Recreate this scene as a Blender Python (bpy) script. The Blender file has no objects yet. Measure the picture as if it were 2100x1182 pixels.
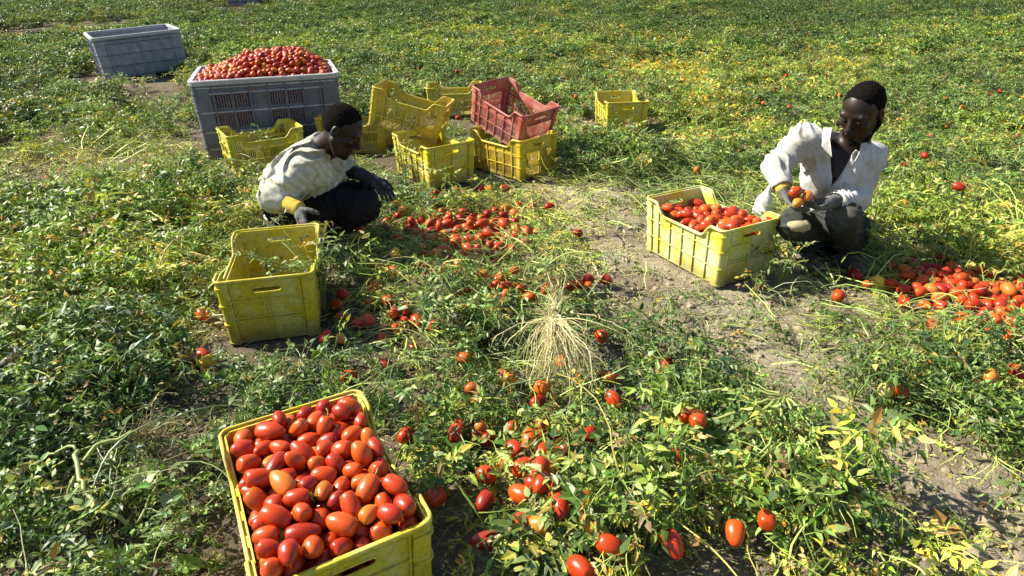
import bpy, bmesh, math, random
import numpy as np
from mathutils import Vector, Matrix, Quaternion, Euler

random.seed(11)
rng = np.random.default_rng(11)
SC = bpy.context.scene
COL = SC.collection

# ------------------------------------------------------------------ camera
F_PX, PITCH, ROLL, CAM_H, CY = 1330.37, 0.41702, -0.01385, 1.5054, 516.8
cp, sp, cr, sr = math.cos(PITCH), math.sin(PITCH), math.cos(ROLL), math.sin(ROLL)
_up0 = Vector((0, sp, cp)); _fw = Vector((0, cp, -sp))
_rt = Vector((1, 0, 0)) * cr + _up0 * sr
_up = Vector((1, 0, 0)) * -sr + _up0 * cr
cam = bpy.data.cameras.new('camera'); camo = bpy.data.objects.new('camera', cam); COL.objects.link(camo)
cam.sensor_width = 36; cam.lens = F_PX / 2100 * 36
cam.shift_y = -(591 - CY) / 2100
cam.clip_start = 0.05; cam.clip_end = 2000
M = Matrix((( _rt.x, _up.x, -_fw.x, 0), (_rt.y, _up.y, -_fw.y, 0), (_rt.z, _up.z, -_fw.z, CAM_H), (0, 0, 0, 1)))
camo.matrix_world = M
SC.camera = camo

# ------------------------------------------------------------------ sky, sun, exposure
SUN_EL, SUN_AZ = math.radians(40), math.radians(14)       # low-ish sun from the left, a little beyond the crates
world = bpy.data.worlds.new('World'); SC.world = world; world.use_nodes = True
wn = world.node_tree.nodes; wl = world.node_tree.links; wn.clear()
sky = wn.new('ShaderNodeTexSky'); sky.sky_type = 'NISHITA'; sky.sun_disc = False
sky.sun_elevation = SUN_EL; sky.sun_rotation = math.radians(270) + SUN_AZ
bg = wn.new('ShaderNodeBackground'); bg.inputs['Strength'].default_value = 0.07
wo = wn.new('ShaderNodeOutputWorld'); wl.new(sky.outputs[0], bg.inputs[0]); wl.new(bg.outputs[0], wo.inputs[0])
sun = bpy.data.lights.new('sun', 'SUN'); suno = bpy.data.objects.new('sun', sun); COL.objects.link(suno)
sun.energy = 5.0; sun.angle = math.radians(0.53); sun.color = (1.0, 0.94, 0.80)
to_sun = Vector((-math.cos(SUN_EL) * math.cos(SUN_AZ), math.cos(SUN_EL) * math.sin(SUN_AZ), math.sin(SUN_EL)))
suno.rotation_euler = to_sun.to_track_quat('Z', 'Y').to_euler()
vs = SC.view_settings; vs.view_transform = 'Standard'; vs.look = 'None'; vs.gamma = 1; vs.use_curve_mapping = False
vs.exposure = 1.5
SC.cycles.max_bounces = 6; SC.cycles.transparent_max_bounces = 4
SC.cycles.diffuse_bounces = 3; SC.cycles.glossy_bounces = 2; SC.cycles.transmission_bounces = 3
SC.cycles.use_adaptive_sampling = True; SC.cycles.adaptive_threshold = 0.02
SC.cycles.sample_clamp_indirect = 4

# ------------------------------------------------------------------ geometry helpers
def ray(px, py):
    a = (px - 1050) / F_PX; b = (CY - py) / F_PX
    return _rt * a + _up * b + _fw
def G(px, py, z=0.0):                  # ground point seen at a photo position
    d = ray(px, py); t = (z - CAM_H) / d.z
    return Vector((0, 0, CAM_H)) + d * t
def P(px, py, y):                      # point at world depth y
    d = ray(px, py); return Vector((0, 0, CAM_H)) + d * (y / d.y)

def lattice(seed, n=32):
    return np.random.default_rng(seed).random((n, n, n)).astype(np.float32)
_lat = {}
def vnoise(x, y, z, seed=0):           # value noise in 0..1 on arrays
    if seed not in _lat: _lat[seed] = lattice(seed)
    L = _lat[seed]; n = 32
    x, y, z = np.broadcast_arrays(x, y, z)
    xi, yi, zi = np.floor(x).astype(int), np.floor(y).astype(int), np.floor(z).astype(int)
    fx, fy, fz = x - xi, y - yi, z - zi
    fx, fy, fz = fx*fx*(3-2*fx), fy*fy*(3-2*fy), fz*fz*(3-2*fz)
    g = lambda a, b, c: L[(xi+a) % n, (yi+b) % n, (zi+c) % n]
    r = 0
    for a in (0, 1):
        for b in (0, 1):
            for c in (0, 1):
                r = r + g(a, b, c) * (fx if a else 1-fx) * (fy if b else 1-fy) * (fz if c else 1-fz)
    return r
def fbm2(x, y, seed=0, o=3):
    s = 0; a = .5
    for i in range(o):
        s = s + a * (vnoise(x * 2**i, y * 2**i, np.float32(i*3.7), seed) - .5); a *= .5
    return s * 2
def ground_z(x, y):
    x = np.asarray(x, float); y = np.asarray(y, float)
    return 0.018 * fbm2(x * 1.1, y * 1.1, 5, 2) - 0.006
def gz(x, y): return float(ground_z(np.array([x]), np.array([y]))[0])

def new_mesh(name, V, Fc, mat=None, smooth=False, tint=None):
    me = bpy.data.meshes.new(name)
    me.from_pydata([tuple(v) for v in V], [], Fc)
    if smooth: me.polygons.foreach_set('use_smooth', [True] * len(me.polygons))
    if mat: me.materials.append(mat)
    if tint is not None:
        a = me.color_attributes.new('tint', 'FLOAT_COLOR', 'POINT')
        t = np.ones((len(V), 4), np.float32); t[:, :3] = np.asarray(tint, np.float32)[:, :3]
        a.data.foreach_set('color', t.ravel())
    me.update()
    return me
def link(name, me, parent=None, loc=None, rot=None):
    o = bpy.data.objects.new(name, me); COL.objects.link(o)
    if parent is not None: o.parent = parent
    if loc is not None: o.location = loc
    if rot is not None: o.rotation_euler = rot
    return o
def thing(name, label, cat, loc=(0, 0, 0), rot=(0, 0, 0), group=None):
    o = bpy.data.objects.new(name, None); COL.objects.link(o)
    o.empty_display_size = .05
    o.location = loc; o.rotation_euler = rot
    tag(o, label, cat, group); return o
def tag(o, label, cat, group=None):
    o['label'] = label; o['category'] = cat
    if group: o['group'] = group
    return o

class MB:                               # mesh builder
    def __init__(s): s.V = []; s.F = []; s.T = []
    def add(s, V, Fc, tint=None):
        b = len(s.V); s.V += [tuple(v) for v in V]; s.F += [tuple(i + b for i in f) for f in Fc]
        if tint is not None: s.T += [tint] * len(V)
        return s
    def box(s, x0, x1, y0, y1, z0, z1, fn=None):
        V = [(x, y, z) for x in (x0, x1) for y in (y0, y1) for z in (z0, z1)]
        if fn: V = [fn(*v) for v in V]
        return s.add(V, [(0,1,3,2),(4,6,7,5),(0,4,5,1),(2,3,7,6),(0,2,6,4),(1,5,7,3)])
    def tube(s, pts, radii, n=6, tint=None, cap=True, closed=False):
        pts = [Vector(p) for p in pts]; m = len(pts)
        if not hasattr(radii, '__len__'): radii = [radii] * m
        V = []; up = Vector((0.13, 0.21, 0.97)).normalized()
        prev = None
        for i, p in enumerate(pts):
            if closed: d = pts[(i+1) % m] - pts[i-1]
            else: d = pts[min(i+1, m-1)] - pts[max(i-1, 0)]
            if d.length < 1e-9: d = Vector((0, 0, 1))
            d.normalize()
            if prev is None:
                a = d.cross(up)
                if a.length < .1: a = d.cross(Vector((1, 0, 0)))
                a.normalize()
            else:
                a = (prev - d * prev.dot(d))
                a = a.normalized() if a.length > 1e-6 else d.orthogonal().normalized()
            prev = a; b = d.cross(a)
            for k in range(n):
                t = 2 * math.pi * k / n
                V.append(p + (a * math.cos(t) + b * math.sin(t)) * radii[i])
        Fc = []
        for i in range(m if closed else m - 1):
            j = (i + 1) % m
            for k in range(n):
                Fc.append((i*n+k, i*n+(k+1) % n, j*n+(k+1) % n, j*n+k))
        if cap and not closed:
            Fc.append(tuple(range(n))[::-1]); Fc.append(tuple((m-1)*n + k for k in range(n)))
        return s.add(V, Fc, tint)
    def mesh(s, name, mat=None, smooth=False):
        return new_mesh(name, s.V, s.F, mat, smooth, s.T if s.T and len(s.T) == len(s.V) else None)

# ------------------------------------------------------------------ materials
def mat_new(name):
    m = bpy.data.materials.new(name); m.use_nodes = True
    nt = m.node_tree; b = nt.nodes['Principled BSDF']
    return m, nt, b
def N(nt, t, **kw):
    n = nt.nodes.new(t)
    for k, v in kw.items():
        if k in n.inputs.keys(): n.inputs[k].default_value = v
        else: setattr(n, k, v)
    return n
def noise(nt, scale, detail=4, rough=.55, src=None):
    n = N(nt, 'ShaderNodeTexNoise', Scale=scale, Detail=detail, Roughness=rough)
    if src is None:
        src = N(nt, 'ShaderNodeTexCoord').outputs['Object']
    nt.links.new(src, n.inputs['Vector']); return n
def ramp(nt, src, stops):
    r = nt.nodes.new('ShaderNodeValToRGB'); nt.links.new(src, r.inputs[0])
    e = r.color_ramp.elements
    while len(e) > len(stops): e.remove(e[-1])
    while len(e) < len(stops): e.new(.5)
    for i, (p_, c) in enumerate(stops):
        e[i].position = p_; e[i].color = (*c, 1) if len(c) == 3 else c
    return r
def mixc(nt, a, b, fac, mode='MIX'):
    m = nt.nodes.new('ShaderNodeMix'); m.data_type = 'RGBA'; m.blend_type = mode
    for sock, v in ((m.inputs[6], a), (m.inputs[7], b), (m.inputs[0], fac)):
        if isinstance(v, bpy.types.NodeSocket): nt.links.new(v, sock)
        elif isinstance(v, (int, float)): sock.default_value = v
        else: sock.default_value = (*v, 1)
    return m.outputs[2]
def bump(nt, b, h, strength=.3, dist=.01):
    n = N(nt, 'ShaderNodeBump', Strength=strength, Distance=dist)
    nt.links.new(h, n.inputs['Height']); nt.links.new(n.outputs[0], b.inputs['Normal'])

def mat_plastic(name, col, bleach, dirt, bleach_amt=.5, dirt_amt=.5, rough=.45, lo=.46):
    m, nt, b = mat_new(name)
    n1 = noise(nt, 9, 6, .65); n2 = noise(nt, 45, 5, .7); n3 = noise(nt, 4.3, 3)
    r1 = ramp(nt, n1.outputs[0], [(lo, (0, 0, 0)), (lo + .2, (bleach_amt,)*3)])
    c = mixc(nt, col, bleach, r1.outputs[0])
    r2 = ramp(nt, n2.outputs[0], [(.5, (0, 0, 0)), (.74, (dirt_amt,)*3)])
    c = mixc(nt, c, dirt, r2.outputs[0])
    # mud and dust towards the foot of the box (object height)
    tc = N(nt, 'ShaderNodeTexCoord'); sx = N(nt, 'ShaderNodeSeparateXYZ'); nt.links.new(tc.outputs['Object'], sx.inputs[0])
    mm = N(nt, 'ShaderNodeMath', operation='MULTIPLY_ADD'); nt.links.new(n3.outputs[0], mm.inputs[0]); mm.inputs[1].default_value = .22
    nt.links.new(sx.outputs[2], mm.inputs[2])
    r3 = ramp(nt, mm.outputs[0], [(.10, (.75,)*3), (.21, (0, 0, 0))])
    c = mixc(nt, c, dirt, r3.outputs[0])
    nt.links.new(c, b.inputs['Base Color'])
    rr = ramp(nt, n1.outputs[0], [(.3, (rough - .1,)*3), (.7, (rough + .3,)*3)]); nt.links.new(rr.outputs[0], b.inputs['Roughness'])
    bump(nt, b, n2.outputs[0], .25, .002)
    return m
M_YEL = mat_plastic('yellow_plastic', (.47, .38, .012), (.50, .46, .16), (.12, .095, .04), .75, .8)
M_YEL2 = mat_plastic('pale_yellow_plastic', (.50, .46, .035), (.56, .56, .30), (.18, .15, .07), .85, .7, .45, .40)
M_YEL3 = mat_plastic('deep_yellow_plastic', (.48, .35, .012), (.48, .41, .12), (.12, .08, .03), .5, .65)
M_RED = mat_plastic('red_plastic', (.32, .065, .05), (.42, .22, .17), (.22, .14, .10), .85, .7)
M_BIN = mat_plastic('grey_bin_plastic', (.075, .08, .115), (.14, .145, .18), (.18, .155, .12), .6, .4, .6)
M_BINRIM = mat_plastic('dusty_bin_rim', (.27, .27, .29), (.40, .39, .37), (.30, .26, .2), .6, .5, .6)
M_BINLT = mat_plastic('weathered_bin_plastic', (.17, .18, .22), (.30, .30, .31), (.30, .27, .22), .8, .45, .6)

def mat_tomato(name, cols):
    m, nt, b = mat_new(name)
    oi = N(nt, 'ShaderNodeObjectInfo'); n = noise(nt, 14, 2); n2 = noise(nt, 160, 2)
    r = ramp(nt, oi.outputs['Random'], cols)
    c = mixc(nt, r.outputs[0], (.40, .09, .008), ramp(nt, n.outputs[0], [(.50, (0, 0, 0)), (.76, (.42,)*3)]).outputs[0])
    c = mixc(nt, c, (.24, .15, .09), ramp(nt, noise(nt, 60, 3).outputs[0], [(.62, (0, 0, 0)), (.75, (.35,)*3)]).outputs[0])
    nt.links.new(c, b.inputs['Base Color'])
    b.inputs['Roughness'].default_value = .31; b.inputs['Coat Weight'].default_value = .0
    b.inputs['Specular IOR Level'].default_value = .4
    bump(nt, b, n2.outputs[0], .05, .001)
    return m
M_TOM = mat_tomato('tomato_skin', [(0, (.19, .008, .003)), (.15, (.31, .018, .003)), (.6, (.42, .038, .003)), (.85, (.45, .062, .004)), (1, (.46, .10, .006))])
M_TOMO = mat_tomato('ripening_tomato_skin', [(0, (.50, .12, .012)), (1, (.52, .19, .015))])
M_TOMY = mat_tomato('yellow_tomato_skin', [(0, (.66, .38, .02)), (1, (.68, .45, .03))])
M_TOMG = mat_tomato('pale_tomato_skin', [(0, (.55, .52, .14)), (1, (.60, .55, .16))])

def mat_leaf(name, hue_from='instance'):
    m, nt, b = mat_new(name)
    at = N(nt, 'ShaderNodeAttribute', attribute_name='tint')
    c = at.outputs['Color']
    if hue_from == 'instance':
        ih = N(nt, 'ShaderNodeAttribute', attribute_name='hue', attribute_type='INSTANCER')
        r = ramp(nt, ih.outputs['Fac'], [(0, (.42, .55, .52)), (.3, (.80, .98, .80)), (.6, (1.35, 1.42, .85)), (.85, (2.0, 1.85, .9)), (1, (2.6, 2.05, .9))])
        c = mixc(nt, c, r.outputs[0], 1.0, 'MULTIPLY')
    geo = N(nt, 'ShaderNodeNewGeometry')
    pn = noise(nt, 30, 3, .6, geo.outputs['Position'])
    c = mixc(nt, c, (.5, .5, .5), ramp(nt, pn.outputs[0], [(.35, (.0,)*3), (.8, (.5,)*3)]).outputs[0], 'SOFT_LIGHT')
    nt.links.new(c, b.inputs['Base Color'])
    b.inputs['Roughness'].default_value = .45; b.inputs['Specular IOR Level'].default_value = .32
    tr = N(nt, 'ShaderNodeBsdfTranslucent'); g = nt.nodes.new('ShaderNodeMixShader'); g.inputs[0].default_value = .22
    ct = mixc(nt, c, (1.25, 1.3, .5), 1.0, 'MULTIPLY'); nt.links.new(ct, tr.inputs[0])
    nt.links.new(b.outputs[0], g.inputs[1]); nt.links.new(tr.outputs[0], g.inputs[2])
    nt.links.new(g.outputs[0], nt.nodes['Material Output'].inputs['Surface'])
    return m
M_LEAF = mat_leaf('leaf'); M_LEAF1 = mat_leaf('leaf_single', None)

def mat_simple(name, col, col2=None, rough=.7, scale=30, bstr=.3, spec=.3, bd=.002):
    m, nt, b = mat_new(name)
    n = noise(nt, scale, 4)
    if col2: nt.links.new(mixc(nt, col, col2, ramp(nt, n.outputs[0], [(.4, (0, 0, 0)), (.65, (1, 1, 1))]).outputs[0]), b.inputs['Base Color'])
    else: b.inputs['Base Color'].default_value = (*col, 1)
    b.inputs['Roughness'].default_value = rough; b.inputs['Specular IOR Level'].default_value = spec
    bump(nt, b, n.outputs[0], bstr, bd)
    return m
M_STEM = mat_simple('green_stem', (.24, .29, .06), (.34, .34, .12), .6, 25)
M_ROOT = mat_simple('pale_root', (.56, .50, .26), (.42, .34, .16), .8, 40)
M_ROOTD = mat_simple('dirty_root', (.28, .24, .11), (.16, .12, .06), .8, 40)
M_CALYX = mat_simple('calyx_green', (.16, .20, .05), (.34, .30, .12), .7, 60)
M_SCAR = mat_simple('stem_scar', (.28, .17, .06), None, .8)
M_CLOD = mat_simple('soil_clod', (.30, .245, .165), (.20, .155, .10), .95, 40, .8, .1)

def mat_soil():
    m, nt, b = mat_new('dry_soil')
    tc = N(nt, 'ShaderNodeTexCoord'); s = tc.outputs['Object']
    n1 = noise(nt, 1.3, 4, .6, s); n2 = noise(nt, 22, 8, .7, s); n3 = noise(nt, 120, 4, .7, s)
    c = mixc(nt, (.23, .18, .12), (.42, .365, .265), ramp(nt, n2.outputs[0], [(.36, (0, 0, 0)), (.6, (1, 1, 1))]).outputs[0])
    c = mixc(nt, c, (.12, .088, .052), ramp(nt, n1.outputs[0], [(.42, (.55,)*3), (.6, (0, 0, 0))]).outputs[0])
    # soil turns darker towards the left of the field
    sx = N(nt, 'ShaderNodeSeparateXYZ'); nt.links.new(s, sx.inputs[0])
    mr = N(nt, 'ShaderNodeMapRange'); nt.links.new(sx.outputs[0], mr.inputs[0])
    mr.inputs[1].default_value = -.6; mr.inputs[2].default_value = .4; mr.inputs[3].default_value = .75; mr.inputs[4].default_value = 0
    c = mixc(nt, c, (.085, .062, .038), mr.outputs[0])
    v = N(nt, 'ShaderNodeTexVoronoi', Scale=70.0); nt.links.new(s, v.inputs['Vector'])
    c = mixc(nt, c, (.42, .36, .25), ramp(nt, v.outputs['Distance'], [(.12, (.6,)*3), (.24, (0, 0, 0))]).outputs[0])
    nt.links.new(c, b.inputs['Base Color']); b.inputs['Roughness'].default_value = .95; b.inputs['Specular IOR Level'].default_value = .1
    ad = N(nt, 'ShaderNodeMath', operation='ADD'); nt.links.new(n2.outputs[0], ad.inputs[0])
    ml = N(nt, 'ShaderNodeMath', operation='MULTIPLY'); nt.links.new(n3.outputs[0], ml.inputs[0]); ml.inputs[1].default_value = .5
    nt.links.new(ml.outputs[0], ad.inputs[1]); bump(nt, b, ad.outputs[0], 1.0, .035)
    return m
M_SOIL = mat_soil()

# ------------------------------------------------------------------ the ground
def axis(a, b, fine0, fine1, step, grow=1.18):
    c = list(np.arange(fine0, fine1, step)); s = step; v = c[-1]
    while v < b: s *= grow; v += s; c.append(v)
    s = step; v = c[0]; pre = []
    while v > a: s *= grow; v -= s; pre.append(v)
    return np.array(pre[::-1] + c)
gx = axis(-400, 400, -2.6, 3.2, .022); gy = axis(-300, 700, .75, 4.4, .022)
X, Y = np.meshgrid(gx, gy)
Z = ground_z(X, Y)
near = np.exp(-np.maximum(0, np.hypot(X, Y - 2) - 4) / 3)
Z = Z + near * (.016 * fbm2(X * 9, Y * 9, 6, 3) + .012 * np.abs(fbm2(X * 22, Y * 22, 7, 2)))
nx_, ny_ = len(gx), len(gy)
idx = np.arange(nx_ * ny_).reshape(ny_, nx_)
Fq = np.stack([idx[:-1, :-1], idx[:-1, 1:], idx[1:, 1:], idx[1:, :-1]], -1).reshape(-1, 4)
me = bpy.data.meshes.new('ground'); me.vertices.add(nx_*ny_); me.vertices.foreach_set('co', np.stack([X, Y, Z], -1).astype(np.float32).ravel())
me.loops.add(Fq.size); me.loops.foreach_set('vertex_index', Fq.ravel().astype(np.int32))
me.polygons.add(len(Fq)); me.polygons.foreach_set('loop_start', np.arange(0, Fq.size, 4, dtype=np.int32))
me.polygons.foreach_set('use_smooth', np.ones(len(Fq), bool)); me.update(calc_edges=True)
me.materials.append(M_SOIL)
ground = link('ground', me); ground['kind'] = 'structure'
ground['label'] = 'dry pale brown field soil showing between the tomato vines'
# ------------------------------------------------------------------ picking crates
CW, CL, CH, TAP = .405, .60, .316, .94
def tp(x, y, z):                       # the box narrows towards its foot
    s = TAP + (1 - TAP) * z / CH
    return (x * s, y * s, z)
def dip(s):                            # rim height along a long side, s 0..1
    lo, hi = .14, .25
    a = min(s, 1 - s)
    if a <= lo: return 1.0
    if a >= hi: return .79
    t = (a - lo) / (hi - lo); t = t * t * (3 - 2 * t)
    return 1 - .21 * t
def crate_meshes(mat, style, holes=True, broken=False):
    out = {}
    w, l, h = CW/2 - .012, CL/2 - .012, CH
    def side_fn(sx):
        return lambda s, z, d: tp(sx * (w + d), (s - .5) * 2 * l, z)
    def end_fn(sy):
        return lambda s, z, d: tp((s - .5) * 2 * w, sy * (l + d), z)
    def bx(mb, fn, s0, s1, z0, z1, d0, d1):
        V = [fn(s, z, d) for s in (s0, s1) for z in (z0, z1) for d in (d0, d1)]
        mb.add(V, [(0,1,3,2),(4,6,7,5),(0,4,5,1),(2,3,7,6),(0,2,6,4),(1,5,7,3)])
    # long sides
    for key, sx in (('side_a', 1), ('side_b', -1)):
        mb = MB(); fn = side_fn(sx)
        n = 36
        if style == 'solid' :
            for i in range(n):
                s0, s1 = i / n, (i + 1) / n
                V = [fn(s, z, d) for s, zt in ((s0, dip(s0)), (s1, dip(s1))) for z in (.008, zt * h - .004) for d in (-.003, .002)]
                mb.add(V, [(0,1,3,2),(4,6,7,5),(0,4,5,1),(2,3,7,6),(0,2,6,4),(1,5,7,3)])
        else:
            for z0, z1 in ((.010, .030), (.098, .106), (.185, .193), ):
                bx(mb, fn, .02, .98, z0, z1, -.002, .005)
            for i in range(n):
                s0, s1 = i / n, (i + 1) / n
                V = [fn(s, z, d) for s, zt in ((s0, dip(s0)), (s1, dip(s1))) for z in (zt * h - (.052 if style == 'slatm' else .040), zt * h - .004) for d in (-.003, .002)]
                mb.add(V, [(0,1,3,2),(4,6,7,5),(0,4,5,1),(2,3,7,6),(0,2,6,4),(1,5,7,3)])
            ns = 40
            for i in range(1, ns):
                s = i / ns
                bx(mb, fn, s - .0042, s + .0042, .012, dip(s) * h - .02, -.0025, .0015)
        for s in (.17, .335, .5, .665, .83):
            bx(mb, fn, s - .006, s + .006, .006, dip(s) * h - .006, -.001, .0105)
        for z in (.012, .105, .200):
            bx(mb, fn, .03, .97, z - .003, z + .003, -.001, .0085)
        out[key] = mb.mesh('side_panel', mat)
    # short ends with the hand hole
    hs0, hs1, hz0, hz1 = .34, .66, .245, .272
    for key, sy in (('end_a', 1), ('end_b', -1)):
        mb = MB(); fn = end_fn(sy)
        zb = .008
        if style == 'solid':
            bx(mb, fn, .02, .98, zb, hz0, -.003, .002)
        else:
            bx(mb, fn, .02, .98, .215, hz0, -.003, .002)
            for z0, z1 in ((.010, .030), (.100, .108)): bx(mb, fn, .02, .98, z0, z1, -.002, .005)
            for i in range(1, 26):
                s = i / 26
                bx(mb, fn, s - .006, s + .006, .012, .22, -.0025, .0015)
        bx(mb, fn, .02, hs0, hz0, hz1, -.0031, .0021); bx(mb, fn, hs1, .98, hz0, hz1, -.0031, .0021)
        bx(mb, fn, .02, .98, hz1, h - .004, -.003, .002)
        # raised lip round the hand hole
        ring = []
        for k in range(24):
            t = 2 * math.pi * k / 24
            c, s_ = math.cos(t), math.sin(t)
            a = .5 + (hs1 - hs0) / 2 * math.copysign(abs(c) ** .35, c); z = (hz0 + hz1) / 2 + (hz1 - hz0) / 2 * math.copysign(abs(s_) ** .5, s_)
            ring.append(fn(a, z, .002))
        mb.tube(ring, .0038, 6, closed=True)
        for s in (.5,):
            bx(mb, fn, s - .006, s + .006, .006, hz0 - .006, -.001, .0115)
        for s in (.13, .87):
            bx(mb, fn, s - .006, s + .006, .006, h - .01, -.001, .0095)
        for z in (.012, .118, .132, .215):
            bx(mb, fn, .10, .90, z - .003, z + .003, -.001, .0105)
        out[key] = mb.mesh('end_panel', mat)
    # corner posts: rounded L posts with collars
    for key, sx, sy in (('post_a', 1, 1), ('post_b', -1, 1), ('post_c', 1, -1), ('post_d', -1, -1)):
        mb = MB()
        def corner(grow, arm):
            r = .020; o = []
            ox, oy = w + .010 + grow, l + .010 + grow
            o.append((ox, oy - arm)); 
            for k in range(7):
                t = math.pi / 2 * k / 6
                o.append((ox - r + r * math.cos(t), oy - r + r * math.sin(t)))
            o.append((ox - arm, oy)); o.append((ox - arm, oy - .012 - grow)); o.append((ox - .026, oy - .012 - grow))
            o.append((ox - .012 - grow, oy - .026)); o.append((ox - .012 - grow, oy - arm))
            return o
        def prism(poly, z0, z1):
            V = [tp(sx * x, sy * y, z) for z in (z0, z1) for x, y in poly]; n = len(poly)
            mb.add(V, [(i, (i+1) % n, n + (i+1) % n, n + i) for i in range(n)] + [tuple(range(n)), tuple(range(n, 2*n))])
        prism(corner(0, .052), .002, h - .006)
        for z in (.004, .098, .19, .275): prism(corner(.0045, .055), z, z + .009)
        out[key] = mb.mesh('corner_post', mat)
    # rim: one bead that follows the dips
    pts = []
    def seg(a, b, n): return [a + (b - a) * i / n for i in range(n)]
    r = .03; W_, L_ = w + .010, l + .010
    for k in range(4):                  # sides in order: +x side, +y end, -x side, -y end
        if k in (0, 2):
            sg = 1 if k == 0 else -1
            for y in seg(-(L_ - r), L_ - r, 34):
                s = (y / (2 * l)) + .5
                pts.append((sg * W_, sg * y, dip(min(max(s, 0), 1)) * h))
            c = (sg * (W_ - r), sg * (L_ - r)); a0 = 0 if k == 0 else math.pi
            for q in seg(0, math.pi / 2, 6): pts.append((c[0] + r * math.cos(a0 + q), c[1] + r * math.sin(a0 + q), h))
        else:
            sg = 1 if k == 1 else -1
            for x in seg(W_ - r, -(W_ - r), 8): pts.append((sg * x, sg * L_, h))
            c = (-sg * (W_ - r), sg * (L_ - r)); a0 = math.pi / 2 if k == 1 else math.pi * 1.5
            for q in seg(0, math.pi / 2, 6): pts.append((c[0] + r * math.cos(a0 + q), c[1] + r * math.sin(a0 + q), h))
    mb = MB()
    n = 8
    V = []; m = len(pts)
    for i, p_ in enumerate(pts):
        a = Vector(pts[(i + 1) % m]) - Vector(pts[i - 1]); a.z = 0; a.normalize()
        o_ = Vector((a.y, -a.x, 0))
        for (u, v) in ((-.004, -.009), (-.004, .001), (-.002, .0035), (.002, .0035), (.0055, .001), (.0065, -.004), (.0065, -.011), (.003, -.011)):
            q = Vector(p_) + o_ * u + Vector((0, 0, v)); V.append(tp(*q))
    Fc = [(i*n+k, ((i+1) % m)*n+k, ((i+1) % m)*n+(k+1) % n, i*n+(k+1) % n) for i in range(m) for k in range(n)]
    mb.add(V, Fc)
    out['rim'] = mb.mesh('rim', mat, True)
    # base
    mb = MB()
    fn = lambda x, y, z: tp(x, y, z)
    mb.box(-w, w, -l, l, .004, .009, fn)
    for i in range(9): mb.box(-w + .01, w - .01, -l + .03 + i * .066, -l + .036 + i * .066, .0085, .013, fn)
    out['base'] = mb.mesh('base', mat)
    return out
def make_crate(meshes, label, loc, rot, group='picking crates in the tomato field', skip=(), name='picking_crate', cat='crate'):
    t = thing(name, label, cat, loc, rot, group)
    nm = dict(side_a='side_panel', side_b='side_panel', end_a='end_panel', end_b='end_panel', rim='rim', base='base')
    for k, me_ in meshes.items():
        if k in skip: continue
        link(nm.get(k, 'corner_post'), me_, t)
    return t
S1 = crate_meshes(M_YEL, 'solid'); S1p = crate_meshes(M_YEL2, 'solid')
S2 = crate_meshes(M_YEL3, 'slat'); S3 = crate_meshes(M_RED, 'slatm'); S4 = crate_meshes(M_YEL, 'slat')
CRATES = []                                  # footprints: x, y, yaw, half width, half length
def crate(ms, label, x, y, z, rx, ry, rz, **kw):
    CRATES.append((x, y, rz, CW/2, CL/2))
    return make_crate(ms, label, (x, y, z), (rx, ry, rz), **kw)
CR_A = (-.5111, 1.3018, .4989); CR_C = (1.0637, 3.2438, .4844)
crate(S1, 'large foreground yellow crate heaped with glossy red tomatoes', CR_A[0], CR_A[1], 0, 0, 0, CR_A[2])
crate(S1, 'empty yellow crate with weeds hanging over its rim, in front of the crouching picker', -1.109, 2.741, 0, 0, 0, .220)
crate(S1p, 'pale yellow crate half full of red tomatoes beside the picker in the open collar shirt', CR_C[0], CR_C[1], 0, 0, 0, CR_C[2])
crate(S1, 'small empty yellow crate standing alone in the vines beyond the stacked crates', 1.084, 6.389, 0, 0, 0, .072)
crate(S2, 'dirty slatted yellow crate tipped on top of the leftmost of the grouped crates', -.85, 5.30, .262, -.2693, -.0373, -1.6636)
crate(S1, 'upright olive yellow crate whose solid end with dark hand hole faces the camera', -.594, 4.872, 0, 0, 0, .60)
crate(S2, 'deep yellow crate in shadow under the tilted red crate', .021, 5.03, 0, 0, 0, .751)
crate(S3, 'dusty red crate tilted on top of a yellow crate', -.005, 5.22, .262, .2881, -.0504, .7662)
crate(S4, 'yellow slatted crate half hidden behind the red crate', -.602, 7.2, 0, 0, 0, -1.506)
crate(S4, 'weathered yellow crate standing against the tomato filled grey bin', -2.048, 5.267, 0, 0, 0, -.9965)
crate(S2, 'brownish yellow crate in shade behind the crouching picker\'s head', -1.38, 5.75, 0, 0, 0, -1.62)

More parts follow.
